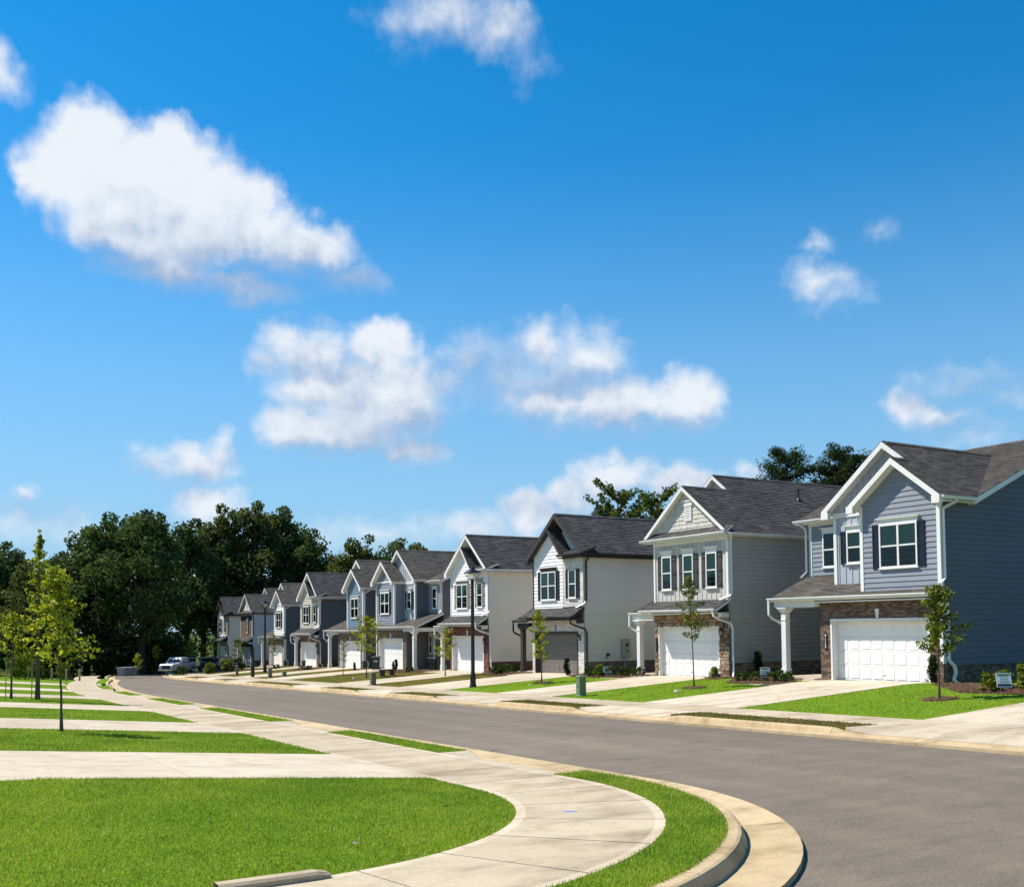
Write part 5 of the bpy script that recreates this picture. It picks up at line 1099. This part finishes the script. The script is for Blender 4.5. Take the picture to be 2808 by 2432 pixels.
# pines and the open crowned trees over the near roofs
def pine(loc, H, R, seed, label):
    rs = np.random.default_rng(seed); n, t = loc; root = tag(empty('pine_tree', (n, t, ground_at(n, t))), label, 'tree', 'pines behind the greige house'); mb = MB(); mb.tube([(0, 0, -.5), (.1, 0, H * .5), (0, .1, H * .95)], [.3, .22, .05], 7); C, Rd = [], []
    for i in range(74):
        f = rs.uniform(0, 1); z = H * (.60 + .37 * f); L = R * (1.05 - .6 * f ** 2.2) * rs.uniform(.45, 1.05); az = rs.uniform(0, 6.28); e = Vector((math.cos(az) * L, math.sin(az) * L, z + L * .28)); mb.tube([(0, 0, z - .2), tuple(Vector((0, 0, z)).lerp(e, .6)), tuple(e)], [.06, .04, .015], 4)
        for k in (.55, .75, 1.0): C.append(tuple(Vector((0, 0, z)).lerp(e, k))); Rd.append(rs.uniform(.36, .72))
    mb.build('trunk', M['bark_dark'], root); v, r = leaves(C, Rd, 85, .26, .6, .7, kite=.30); link('crown', tri_mesh('crown', v, 4, r, M['leaf_pine']), root)
pine((55.2, 54.2), 15.9, 3.1, 201, 'dark pine over the greige house roof, left of two'); pine((58.5, 52.2), 16.0, 3.1, 202, 'dense pine beside the gable peak of the nearest house, right of two'); pine((63.0, 51.0), 15.6, 2.8, 203, 'pine mostly hidden behind the gable of the nearest house')
def open_tree(loc, H, R, seed, label):
    rs = np.random.default_rng(seed); n, t = loc; root = tag(empty('open_tree', (n, t, ground_at(n, t))), label, 'tree', 'open crowned trees behind the white house'); mb = MB(); mb.tube([(0, 0, -.5), (.1, .1, H * .45), (0, 0, H * .7), (.1, 0, H * .86)], [.22, .16, .07, .02], 7); C, Rd = [], []
    for i in range(58):
        f = rs.uniform(0, 1); z = H * (.45 + .42 * f); az = rs.uniform(0, 6.28); L = R * (1.0 - .55 * f) * rs.uniform(.4, 1.0); e = Vector((math.cos(az) * L, math.sin(az) * L, z + L * .75)); mb.tube([(0, 0, z - .3), tuple(Vector((0, 0, z)).lerp(e, .5) + Vector((0, 0, -.1))), tuple(e)], [.05, .035, .012], 4)
        for k in (.45, .62, .8, .95, 1.05): C.append(tuple(Vector((0, 0, z - .2)).lerp(e, k))); Rd.append(rs.uniform(.22, .48))
    mb.build('trunk', M['bark_dark'], root); v, r = leaves(C, Rd, 21, .25, .3, .8); link('crown', tri_mesh('crown', v, 4, r, M['leaf_open']), root)
open_tree((47.2, 64.5), 15.2, 3.8, 211, 'open crowned leafy tree over the white house roof, left stem'); open_tree((50.0, 63.0), 15.0, 3.7, 212, 'open crowned leafy tree over the white house roof, right stem beside the gable')

def bush_mesh(seed, r, h, per, size, mat, K=16, tall=False):
    rs = np.random.default_rng(seed); C, Rd = [], []
    for i in range(K):
        a = rs.uniform(0, 6.28); q = rs.uniform(0, 1) ** .5; f = rs.uniform(.12, 1)
        rr = r * q * ((1 - .75 * f) if tall else (1.05 - .45 * f)); C.append((math.cos(a) * rr, math.sin(a) * rr, h * f * .92)); Rd.append((.75 if tall else .42) * min(r, h * .6) * rs.uniform(.7, 1.2))
    v, rr = leaves(C, Rd, per, size, .4, .9); return tri_mesh('foliage', v, 4, rr, M[mat])
def stem_mesh(h):
    mb = MB()
    for k in range(4): a = k * 1.6; mb.tube([(0, 0, -.05), (math.cos(a) * .08, math.sin(a) * .08, h * .6)], [.018, .008], 5)
    return mb.mesh('stem', M['bark'])
BM = {'low': bush_mesh(301, .42, .42, 34, .085, 'leaf_shrub'), 'low2': bush_mesh(302, .40, .46, 34, .085, 'leaf_shrub'), 'round': bush_mesh(303, .42, .62, 40, .10, 'leaf_maple', 18), 'bright': bush_mesh(304, .40, .55, 36, .10, 'leaf_shrub_bright'), 'col': bush_mesh(305, .2, 1.25, 46, .075, 'leaf_cypress', 44, True), 'wood': bush_mesh(306, 1.2, 2.0, 60, .20, 'leaf_shrub_bright', 22)}
SM = {k: stem_mesh({'low': .4, 'low2': .4, 'round': .6, 'bright': .5, 'col': 1.1, 'wood': 1.8}[k]) for k in BM}
def bush(kind, n, t, s, label, group='foundation shrubs', name='shrub', sz=None):
    o = tag(empty(name, (n, t, ground_at(n, t)), random.uniform(0, 6.28)), label, 'shrub', group); o.scale = (s, s, sz or s); link('foliage', BM[kind], o); link('stem', SM[kind], o)
for i, (k, n, t, s, l) in enumerate([('round', 29.9, 20.6, 1.0, 'leafy shrub left of the yard sign at the right edge'), ('round', 30.7, 20.75, 1.0, 'leafy shrub behind the yard sign at the right edge'), ('round', 30.5, 19.6, 1.35, 'larger light green shrub right of the yard sign at the right edge'),
    ('low', 30.7, 32.95, 1.0, 'low shrub at the left end of the bed between the two nearest houses'), ('low2', 30.85, 32.2, .95, 'low shrub left of the yard sign in the bed by the porch post'), ('low', 31.6, 31.6, 1.05, 'low shrub right behind the yard sign by the porch post'), ('low2', 30.95, 31.45, .9, 'low shrub in front of the yard sign by the porch post'), ('low', 31.1, 30.75, 1.0, 'low shrub at the right end of the bed beside the driveway'),
    ('round', 32.0, 36.2, .85, 'small leafy shrub at the right foot of the stone garage'), ('bright', 31.0, 44.25, 1.15, 'bright yellow green shrub beside the white house'), ('low', 30.9, 45.0, 1.1, 'dark low shrub at the corner of the white house'), ('low2', 31.2, 43.6, 1.1, 'low shrub left of the tilted white yard sign'), ('low', 31.4, 42.4, 1.25, 'low shrub right of the tilted white yard sign'), ('low2', 32.2, 42.3, 1.0, 'low dark shrub beneath the meter box'),
    ('low', 30.5, 54.5, 1.15, 'front shrub by the side of the cream sided house'), ('low2', 31.0, 54.6, 1.25, 'second shrub by the side of the cream sided house'), ('low', 32.4, 56.1, 1.1, 'third shrub along the cream sided wall'), ('low2', 34.0, 57.6, 1.1, 'last shrub along the cream sided wall'),
    ('low', 30.4, 66.9, 1.0, 'shrub at the right end of the bed before the blue grey house with the bin'), ('low2', 29.9, 89.6, .8, 'left shrub of the dark row before the tan house'), ('low', 29.8, 88.0, .8, 'middle shrub of the dark row before the tan house'), ('low2', 29.75, 86.9, .85, 'right shrub of the dark row before the tan house'), ('low', 33.0, 91.6, .8, 'small green shrub against the charcoal side of the tan house'), ('low', 29.8, 96.6, 1.1, 'shrub by the garage of the far white gabled house'), ('round', 24.6, 101.6, 1.7, 'leafy bush hiding the tail of the silver pickup'), ('low2', 22.3, 102.6, 1.8, 'low olive bush in front of the silver pickup'), ('round', 26.6, 103.2, 2.0, 'large leafy bush among the parked vehicles'), ('bright', 28.9, 107.5, 2.2, 'big olive bush before the brown shingled house')]):
    bush(k, n, t, s, l)
for n, t, s, l in [(31.9, 24.35, .92, 'dark narrow cypress at the right edge of the nearest garage door'), (34.0, 35.5, 1.05, 'narrow cypress against the grey side of the greige house'), (31.0, 47.3, .85, 'slim cypress beside the taupe garage door'), (30.3, 77.5, .58, 'small dark cypress in front of the slate blue house'), (32.0, 73.6, .55, 'small dark cypress left of a pair by the grey bin'), (31.4, 71.7, .72, 'dark cypress right of a pair by the grey bin')]:
    bush('col', n, t, s, l, 'narrow cypresses by the garages', 'cypress')
for i, (n, t, s) in enumerate([(2.2, 88, 1.0), (4.5, 90, .8), (6.6, 88.5, .9), (8.2, 91, 1.0), (10.2, 91.5, .65)]):
    bush('wood', n, t, s, ['sunlit bush at the far left end of the lawns', 'small sunlit bush second from the left at the foot of the wood', 'sunlit bush behind the tall sapling trunk', 'green bush behind the leaning sapling trunk', 'lowest bush beside the road at the foot of the wood'][i], 'bushes at the end of the left lawns', 'bush')

# mulch beds
def mulch(pts, label, dens=260):
    xs = [p[0] for p in pts]; ys = [p[1] for p in pts]; mb = MB(); c = (sum(xs) / len(xs), sum(ys) / len(ys))
    for i in range(len(pts)):
        p, q = pts[i], pts[(i + 1) % len(pts)]; mb.poly([G3(*c, .075), G3(*p, .018), G3(*q, .018)], random.uniform(.2, .6))
    def inside(x, y):
        k = False
        for i in range(len(pts)):
            (x1, y1), (x2, y2) = pts[i], pts[i - 1]
            if (y1 > y) != (y2 > y) and x < (x2 - x1) * (y - y1) / (y2 - y1) + x1: k = not k
        return k
    n = 0; a = (max(xs) - min(xs)) * (max(ys) - min(ys))
    for _ in range(int(a * dens)):
        x, y = random.uniform(min(xs), max(xs)), random.uniform(min(ys), max(ys))
        if not inside(x, y): continue
        an = random.uniform(0, 3.14); l = random.uniform(.03, .08); z = float(gz(x, y)) + random.uniform(.03, .085); dx, dy = math.cos(an) * l, math.sin(an) * l
        mb.poly([(x - dx, y - dy, z), (x + dy * .3, y - dx * .3, z + .01), (x + dx, y + dy, z + random.uniform(-.015, .02)), (x - dy * .3, y + dx * .3, z)], random.random())
    tag(mb.build('mulch_bed', M['mulch'], None, True), label, 'mulch', kind='stuff')
def ring(n, t, r, k=10): return [(n + r * math.cos(6.283 * i / k) * random.uniform(.8, 1.2), t + r * math.sin(6.283 * i / k) * random.uniform(.8, 1.2)) for i in range(k)]
mulch([(29.9, 30.25), (29.9, 33.2), (31.2, 34.2), (33.2, 35.8), (33.4, 31.8), (31.0, 30.25)], 'brown mulch bed between the two nearest houses'); mulch([(29.3, 18.6), (29.3, 21.4), (31.6, 24.2), (32.4, 24.4), (31.6, 18.6)], 'mulch bed at the side of the nearest house'); mulch([(30.6, 41.5), (30.2, 45.2), (31.2, 47.5), (32.5, 47.7), (32.6, 41.6)], 'mulch bed along the side of the white house')
mulch([(31.2, 35.2), (31.2, 36.35), (32.7, 36.8), (33.0, 35.3)], 'mulch patch at the foot of the stone garage'); mulch([(29.9, 52.6), (30.0, 55.6), (32.2, 58.8), (32.4, 53.0)], 'mulch bed along the cream sided house'); mulch([(30, 64.5), (29.5, 71.5), (32, 72.2), (32, 65)], 'mulch bed before the blue grey house with the bin', 120); mulch([(29.3, 86.8), (29.3, 91), (31, 92.5), (31.5, 87)], 'mulch bed before the tan house', 90)
for n, t, l in ((27.40, 20.72, 'mulch ring round the maple before the nearest house'), (27.82, 32.80, 'mulch ring round the thin tree before the stone garage'), (27.47, 44.27, 'mulch ring round the tree before the taupe garage door'), (27.0, 71.4, 'mulch ring round the small thin sapling')): mulch(ring(n, t, .55), l, 300)

# ------------------------------------------------------------------ street furniture and small things
def lamp(n, t, H, label):
    root = tag(empty('street_lamp', (n, t, ground_at(n, t))), label, 'street lamp', 'street lamps'); mb = MB(); mb.smooth = False
    mb.lathe([(.19, -.1), (.19, .06), (.17, .1), (.155, .16), (.15, .62), (.12, .7), (.105, .78), (.10, .9), (.085, H - 1.0), (.085, H - .86), (.11, H - .84), (.11, H - .80), (.07, H - .76), (.06, H - .70)], 0, 0, 14); mb.build('post', M['iron_black'], root)
    mb = MB(); b, tp = H - .70, H - .33; w0, w1 = .145, .30
    mb.box(-w0 - .015, w0 + .015, -w0 - .015, w0 + .015, b - .03, b)
    for sx in (-1, 1):
        for sy in (-1, 1): mb.tube([(sx * w0, sy * w0, b), (sx * w1, sy * w1, tp)], .016, 5)
    for k in range(4):
        c, s_ = math.cos(k * math.pi / 2), math.sin(k * math.pi / 2)
        for o in (-.33, .33): mb.tube([(w0 * c - o * w0 * s_, w0 * s_ + o * w0 * c, b), (w1 * c - o * w1 * s_, w1 * s_ + o * w1 * c, tp)], .009, 4)
    lan = mb.build('lantern', M['iron_black'], root)
    mb = MB(); q = w1 + .035; r2 = .09; ro = math.pi / 4
    mb.lathe([(q * 1.414, tp - .012), (q * 1.414, tp + .015), (r2 * 1.414, tp + .2), (r2 * 1.2, tp + .24), (r2 * 1.2, tp + .27), (.04, tp + .30), (0, tp + .33)], 0, 0, 4, ro); mb.poly([(q, q, tp - .012), (-q, q, tp - .012), (-q, -q, tp - .012), (q, -q, tp - .012)]); mb.build('lantern_roof', M['iron_black'], lan)
    for k in range(4):
        c, s_ = math.cos(k * math.pi / 2), math.sin(k * math.pi / 2); g = MB(); f = lambda w, o: (w * c - o * w * s_, w * s_ + o * w * c)
        g.poly([(*f(w0, -.95), b), (*f(w0, .95), b), (*f(w1, .95), tp), (*f(w1, -.95), tp)]); g.build('lantern_pane', M['lamp_glass'], lan)
    g = MB(); g.lathe([(0, b), (.05, b + .01), (.05, b + .07), (0, b + .09)], 0, 0, 8); g.build('lamp_socket', M['iron_black'], lan)
    g = MB(); g.lathe([(0.22, tp - .025), (.2, tp - .08), (.0, tp - .09)], 0, 0, 10); g.build('reflector', M['lamp_white'], lan)
lamp(24.62, 46.39, 6.24, 'tall black lantern street lamp on the lawn before the cream sided house'); lamp(26.71, 90.16, 6.5, 'black lantern street lamp further down the row before the white gabled house')

def pedestal(n, t, w, d, H, mat, label, rz=0.0, name='utility_pedestal', group='utility pedestals on the lawns'):
    root = tag(empty(name, (n, t, ground_at(n, t)), rz), label, 'utility box', group); mb = MB(); c = .28
    oct_ = lambda sx, z: [(sx * w / 2 * a, sx * d / 2 * b, z) for a, b in ((1, 1 - c), (1 - c, 1), (-1 + c, 1), (-1, 1 - c), (-1, -1 + c), (-1 + c, -1), (1 - c, -1), (1, -1 + c))]
    def loft(m_, L):
        for A, B in zip(L, L[1:]):
            for i in range(8): j = (i + 1) % 8; m_.poly([A[i], A[j], B[j], B[i]])
        m_.poly(L[-1])
    loft(mb, [oct_(.97, .04), oct_(.97, H - .06)]); mb.build('cover', M[mat], root)
    m2 = MB(); loft(m2, [oct_(1.06, H - .075), oct_(1.08, H - .06), oct_(1.05, H - .02), oct_(.9, H)]); m2.build('lid', M[mat], root)
    m3 = MB(); loft(m3, [oct_(1.16, -.06), oct_(1.16, .035), oct_(1.0, .055)]); m3.build('base', M[mat], root)
    m4 = MB(); m4.box(-w * .5 - .012, -w * .47, -.03, .03, H * .45, H * .52); m4.build('latch', M['iron_black'], root)
pedestal(23.77, 35.20, .34, .36, .86, 'utility_green', 'green utility pedestal by the sidewalk before the greige house'); pedestal(23.25, 56.5, .32, .34, .76, 'utility_tan', 'olive utility pedestal by the sidewalk before the cream sided house')
pedestal(23.66, 78.5, .30, .32, .8, 'utility_tan', 'olive utility pedestal before the slate blue house'); pedestal(23.56, 82.97, .28, .30, 1.26, 'iron_black', 'tall dark utility cabinet left of the olive pedestal far down the walk'); pedestal(23.83, 88.78, .22, .24, .92, 'utility_tan', 'narrow weathered utility post farthest down the walk'); pedestal(24.95, 78.95, .30, .30, .40, 'utility_green', 'short green utility box behind the far olive pedestal')

def yard_sign(n, t, w, H, rz, tilt, label):
    root = tag(empty('yard_sign', (n, t, ground_at(n, t)), rz), label, 'yard sign', 'small yard signs'); root.rotation_euler = (tilt, 0, rz); z0 = H - w * .98; mb = MB(); mb.box(-w / 2, w / 2, -.006, .006, z0, H); b = mb.build('board', M['sign_white'], root)
    for a0, a1, za, zb, mt in ((-.46, .46, .86, .93, 'sign_dark'), (-.3, .28, .76, .85, 'sign_green'), (-.27, .27, .52, .62, 'sign_grey'), (-.33, .34, .33, .43, 'sign_grey'), (-.46, .46, .06, .22, 'sign_dark')):
        m2 = MB(); m2.box(a0 * w, a1 * w, -.0095, -.0065, z0 + za * w * .98, z0 + zb * w * .98); m2.build('print_band', M[mt], b)
    m3 = MB()
    for sx in (-.28, .28): m3.tube([(sx * w, .01, -.12), (sx * w, .01, z0 + .1)], .006, 5)
    m3.build('stake', M['utility_grey'], root)
yard_sign(29.45, 19.85, .46, .68, math.radians(-35), math.radians(-14), 'white yard sign tilting among the shrubs at the right edge'); yard_sign(30.9, 31.85, .42, .62, math.radians(-42), math.radians(3), 'white yard sign by the porch post of the nearest house'); yard_sign(31.1, 43.55, .42, .55, math.radians(-30), math.radians(-16), 'leaning white yard sign beside the white house')

# meter and hose tap on the white house's side wall belong to that house
Sm = side(0); h = h3
mb = h.mb(); h.pbox(mb, Sm, 2.57, 3.15, .98, 2.05, .02, .17); mbx = h.part('meter_box', mb, 'utility_grey'); m2 = h.mb(); c = Sm(2.9, 1.72, .17)
for k in range(12):
    a0, a1 = k * math.pi / 6, (k + 1) * math.pi / 6; m2.poly([Sm(2.9, 1.72, .25), Sm(2.9 + .09 * math.cos(a0), 1.72 + .09 * math.sin(a0), .22), Sm(2.9 + .09 * math.cos(a1), 1.72 + .09 * math.sin(a1), .22)]); m2.poly([Sm(2.9 + .09 * math.cos(a0), 1.72 + .09 * math.sin(a0), .22), Sm(2.9 + .1 * math.cos(a0), 1.72 + .1 * math.sin(a0), .168), Sm(2.9 + .1 * math.cos(a1), 1.72 + .1 * math.sin(a1), .168), Sm(2.9 + .09 * math.cos(a1), 1.72 + .09 * math.sin(a1), .22)])
h.part('meter_dial', m2, 'car_glass', mbx); m3 = h.mb(); h.pbox(m3, Sm, 2.83, 2.97, 1.32, 1.4, .17, .185); h.part('meter_label', m3, 'sign_dark', mbx); m4 = h.mb(); m4.tube([Sm(2.75, .99, .09), Sm(2.75, -.3, .09)], .035, 8); h.part('conduit', m4, 'utility_grey', mbx)
mb = h.mb(); mb.tube([Sm(1.62, 1.17, .0), Sm(1.62, 1.17, .13)], .09, 10); mb.tube([Sm(1.62, 1.17, .1), Sm(1.5, 1.02, .14), Sm(1.42, .93, .12)], .025, 6); mb.tube([Sm(1.58, 1.2, .1), Sm(1.55, 1.32, .08)], .018, 6); h.part('hose_tap', mb, 'shutter_navy')

def cart(n, t, rz, s, label, tagged=True):
    root = tag(empty('trash_cart', (n, t, ground_at(n, t) + .02), rz, s), label, 'bin', 'wheeled bins'); mb = MB(); a, b = .24, .30
    mb.hexa([(-a, -a, .08), (a, -a, .08), (a, a, .08), (-a, a, .08)], [(-b, -b - .03, .95), (b, -b - .03, .95), (b, b, .95), (-b, b, .95)]); mb.box(-b - .02, b + .02, -b - .05, b + .02, .90, .95); mb.build('body', M['cart_plastic'], root)
    l = MB(); l.hexa([(-.34, -.37, .955), (.34, -.37, .955), (.34, .36, .985), (-.34, .36, .985)], [(-.31, -.33, .99), (.31, -.33, .99), (.31, .34, 1.05), (-.31, .34, 1.05)]); l.build('lid', M['cart_plastic'], root); hb = MB(); hb.tube([(-.26, .42, .98), (.26, .42, .98)], .02, 6); hb.build('handle', M['cart_plastic'], root)
    for sx in (-1, 1): w = MB(); w.tube([(sx * .25, .27, .12), (sx * .30, .27, .12)], .12, 12); w.build('wheel', M['rubber'], root)
    if tagged: g = MB(); g.hexa([(-.15, -.302, .62), (.15, -.302, .62), (.15, -.312, .76), (-.15, -.312, .76)], [(-.15, -.308, .62), (.15, -.308, .62), (.15, -.318, .76), (-.15, -.318, .76)]); g.build('sticker', M['sign_grey'], root)
cart(30.8, 74.2, -.5, 1.06, 'dark wheeled bin with a pale sticker before the blue grey house'); cart(32.0, 95.2, -.3, .62, 'small dark bin in front of the tan house', False)
def bench(n, t, rz):
    root = tag(empty('garden_bench', (n, t, ground_at(n, t)), rz), 'low black garden bench on the lawn beside the wheeled bin', 'bench'); 
    for k in range(4): m_ = MB(); m_.box(-.65, .65, -.2 + k * .105, -.2 + k * .105 + .09, .37, .45); m_.build('slat', M['iron_black'], root)
    for sx in (-1, 1): m_ = MB(); m_.box(sx * .5 - .05, sx * .5 + .05, -.19, .19, -.05, .398); m_.box(sx * .5 - .09, sx * .5 + .09, -.2, .2, .33, .396); m_.build('leg', M['iron_black'], root)
bench(27.9, 65.2, math.radians(25))
def lump(n, t, r, h, mat, name, label, cat):
    mb = MB(); k = 9; rings = []
    for j, (q, z) in enumerate(((1.0, -.02), (.95, h * .4), (.6, h * .9), (.0, h))): rings.append([(r * q * math.cos(6.283 * i / k) * (1.5 if i % 3 else 1.1) * random.uniform(.85, 1.1), r * q * math.sin(6.283 * i / k) * random.uniform(.8, 1.1), z) for i in range(k)])
    for A, B in zip(rings, rings[1:]):
        for i in range(k): j = (i + 1) % k; mb.poly([A[i], A[j], B[j], B[i]])
    o = mb.build(name, M[mat]); o.location = (n, t, ground_at(n, t)); tag(o, label, cat)
lump(26.36, 32.15, .10, .10, 'bone_white', 'pale_rock', 'small white rock on the lawn before the greige house', 'rock'); lump(26.42, 43.72, .05, .05, 'bone_white', 'pale_rock', 'tiny white pebble beside the mulch ring before the white house', 'rock'); lump(25.4, 65.0, .11, .12, 'utility_grey', 'valve_cap', 'small grey valve cap on the olive lawn', 'valve cap')
# spray mark on the walk, raised rim at the lawn corner
mb = MB(); x, y = 7.37, 11.21; mb.poly([(x - .09, y + .05, float(plane(y)) + .0195), (x + .02, y - .045, float(plane(y)) + .0195), (x + .1, y - .05, float(plane(y)) + .0195), (x, y + .05, float(plane(y)) + .0195)]); mb.build('paint_mark', M['mark_blue'], sw)
mb = MB(); rows = []
for s_ in np.linspace(-8.9, -10.1, 8):
    hgt = .07 * min(1, (-8.75 - s_) / .25); rows.append([(*left_path(q, s_), float(plane(left_path(q, s_)[1])) + z) for q, z in ((-.09, -.1), (-.08, .02 + hgt * .8), (-.05, .02 + hgt), (.08, .02 + hgt), (.11, .015 + hgt * .7), (.11, -.1))])
for A, B in zip(rows, rows[1:]):
    for k in range(5): mb.poly([A[k], A[k + 1], B[k + 1], B[k]])
mb.poly(rows[0]); tag(mb.build('ramp_curb', M['concrete']), kind='structure')
# fallen leaf scraps on lawn and walk
for i, (x, y) in enumerate([(4.05, 10.35), (2.9, 12.0), (5.9, 11.9), (4.4, 12.6)]):
    mb = MB(); z = float(gz(x, y)) + .06; a = i * 1.3; mb.poly([(x + .05 * math.cos(a), y + .05 * math.sin(a), z), (x - .02 * math.sin(a), y + .02 * math.cos(a), z + .02), (x - .05 * math.cos(a), y - .05 * math.sin(a), z + .005), (x + .025 * math.sin(a), y - .025 * math.cos(a), z - .005)])
    tag(mb.build('fallen_leaf', M['shutter_taupe'] if i else M['stake']), ['tan fallen leaf on the corner lawn near the lower end of the walk', 'brown fallen leaf in the middle of the corner lawn', 'brown fallen leaf at the edge of the walk curve', 'brown fallen leaf on the corner lawn towards the driveway'][i], 'leaf', 'dry leaves on the corner lawn')

# vehicles at the far end
def wheel(root, x, y, r=.36):
    w = MB(); w.tube([(x, y - .11, r), (x, y + .11, r)], r, 16); o = w.build('wheel', M['rubber'], root); c = MB(); c.tube([(x, y - .118, r), (x, y + .118, r)], r * .6, 12); c.build('rim', M['chrome'], o)
def loft(mb, secs):
    for A, B in zip(secs, secs[1:]):
        for i in range(len(A)): j = (i + 1) % len(A); mb.poly([A[i], A[j], B[j], B[i]])
    mb.poly(secs[0][::-1]); mb.poly(secs[-1])
def sec(x, w, z0, z1, r=.1, top=None): t_ = top or w; return [(x, -w, z0), (x, w, z0), (x, w, z1 - r), (x, t_ - r, z1), (x, -t_ + r, z1), (x, -w, z1 - r)]
def vehicle(n, t, rz, body, label, pickup):
    root = tag(empty('pickup_truck' if pickup else 'suv', (n, t, ground_at(n, t) + .02), rz, .88), label, 'truck' if pickup else 'car'); mb = MB()
    k_ = .14 if pickup else 0; loft(mb, [sec(-2.6, .82, .48, .92 + k_), sec(-2.48, .94, .42, 1.02 + k_), sec(-1.2, .97, .40, 1.10 + k_), sec(-1.0, .97, .40, 1.12 + k_), sec(2.4, .97, .40, 1.10 + k_), sec(2.6, .92, .46, 1.04 + k_)]); mb.build('body', M[body], root)
    cab = MB(); e = .9 if pickup else 2.4; zt = 1.92 if pickup else 1.76
    loft(cab, [sec(-1.05, .90, 1.05, 1.14 + k_, .02, .88), sec(-.52, .88, 1.05, zt - .04, .08, .74), sec(-.3, .88, 1.05, zt, .08, .74), sec(e - .2, .88, 1.05, zt, .08, .74), sec(e, .88, 1.05, 1.3 + k_, .05, .84)]); cb = cab.build('cabin', M[body], root)
    ws = MB(); ws.poly([(-1.02, -.78, 1.2 + k_), (-1.02, .78, 1.2 + k_), (-.56, .68, zt - .10), (-.56, -.68, zt - .10)]); ws.build('windscreen', M['car_glass'], cb)
    for sy in (-1, 1):
        for a, b in (((-.62, .2), (.28, e - .3)) if e > 1 else ((-.6, .05), (.12, .68))):
            g = MB(); g.poly([(a, sy * .892, 1.18 + k_), (b, sy * .892, 1.18 + k_), (b - .02, sy * .83, zt - .15), (a + .2 if a < 0 else a, sy * .83, zt - .15)]); g.build('window', M['car_glass'], cb)
    for sy in (-1, 1): hl = MB(); hl.box(-2.63, -2.48, sy * .66 - .13, sy * .66 + .13, .78, .98); hl.build('headlight', M['headlight'], root)
    gr = MB(); gr.box(-2.645, -2.55, -.48, .48, .64, .96); gr.build('grille', M['iron_black'], root); bp = MB(); bp.box(-2.74, -2.56, -.9, .9, .44, .62); bp.build('bumper', M['chrome' if pickup else 'iron_black'], root)
    if pickup: bd = MB(); bd.box(1.0, 2.5, -.82, .82, 1.24, 1.265); bd.build('truck_bed', M['iron_black'], root)
    for x in (-1.65, 1.6):
        for sy in (-1, 1): wheel(root, x, sy * .88, .40)
vehicle(22.6, 106.6, .85, 'car_silver', 'silver pickup truck parked nose out at the far end of the street', True); vehicle(26.9, 108.6, .8, 'car_dark', 'dark car parked behind the silver pickup truck', False)
root = tag(empty('utility_trailer', (26.6, 113.5, ground_at(26.6, 113.5)), .1), 'open utility trailer with pipe rails behind the parked pickup', 'trailer'); mb = MB(); mb.box(-2.2, 2.2, -.9, .9, .5, .6); mb.build('deck', M['iron_black'], root)
for y in (-.88, .88):
    r_ = MB(); r_.tube([(-2.15, y, .6), (-2.15, y, 1.55), (2.15, y, 1.55), (2.15, y, .6)], .035, 6); r_.tube([(-2.15, y, 1.08), (2.15, y, 1.08)], .03, 6); r_.build('rail', M['utility_grey'], root)
for y in (-.95, .95): wheel(root, .2, y, .32)
root = tag(empty('dumpster', (16.9, 101.8, ground_at(16.9, 101.8)), .55, .85), 'weathered grey dumpster at the road end under the dark trees', 'dumpster'); mb = MB(); mb.hexa([(-.85, -.5, .05), (.85, -.5, .05), (.85, .5, .05), (-.85, .5, .05)], [(-.95, -.6, .95), (.95, -.6, .95), (.95, .6, .95), (-.95, .6, .95)]); mb.build('body', M['dumpster_grey'], root); mb = MB(); mb.box(-1.0, 1.0, -.66, .66, .95, 1.02); mb.build('rim', M['dumpster_grey'], root)
for k in range(5): m_ = MB(); x = -.72 + k * .36; m_.hexa([(x - .04, -.545, .1), (x + .04, -.545, .1), (x + .04, -.5, .1), (x - .04, -.5, .1)], [(x - .04, -.665, .94), (x + .04, -.665, .94), (x + .04, -.6, .94), (x - .04, -.6, .94)]); m_.build('rib', M['dumpster_grey'], root)
for i, (n, t) in enumerate([(7.4, 89.3), (9.0, 88.4), (10.1, 88.7), (11.2, 89.6)]):
    mb = MB(); mb.box(-.07, .07, -.07, .07, -.2, .95); mb.hexa([(-.07, -.07, .95), (.07, -.07, .95), (.07, .07, .95), (-.07, .07, .95)], [(-.02, -.02, 1.02), (.02, -.02, 1.02), (.02, .02, 1.02), (-.02, .02, 1.02)]); o = mb.build('fence_post', M['stake']); o.location = (n, t, ground_at(n, t)); tag(o, ['weathered fence post behind the leaning sapling', 'weathered fence post second from the left at the end of the left lawns', 'weathered fence post third from the left at the end of the left lawns', 'weathered fence post nearest the road at the end of the left lawns'][i], 'post', 'fence posts at the end of the left lawns')
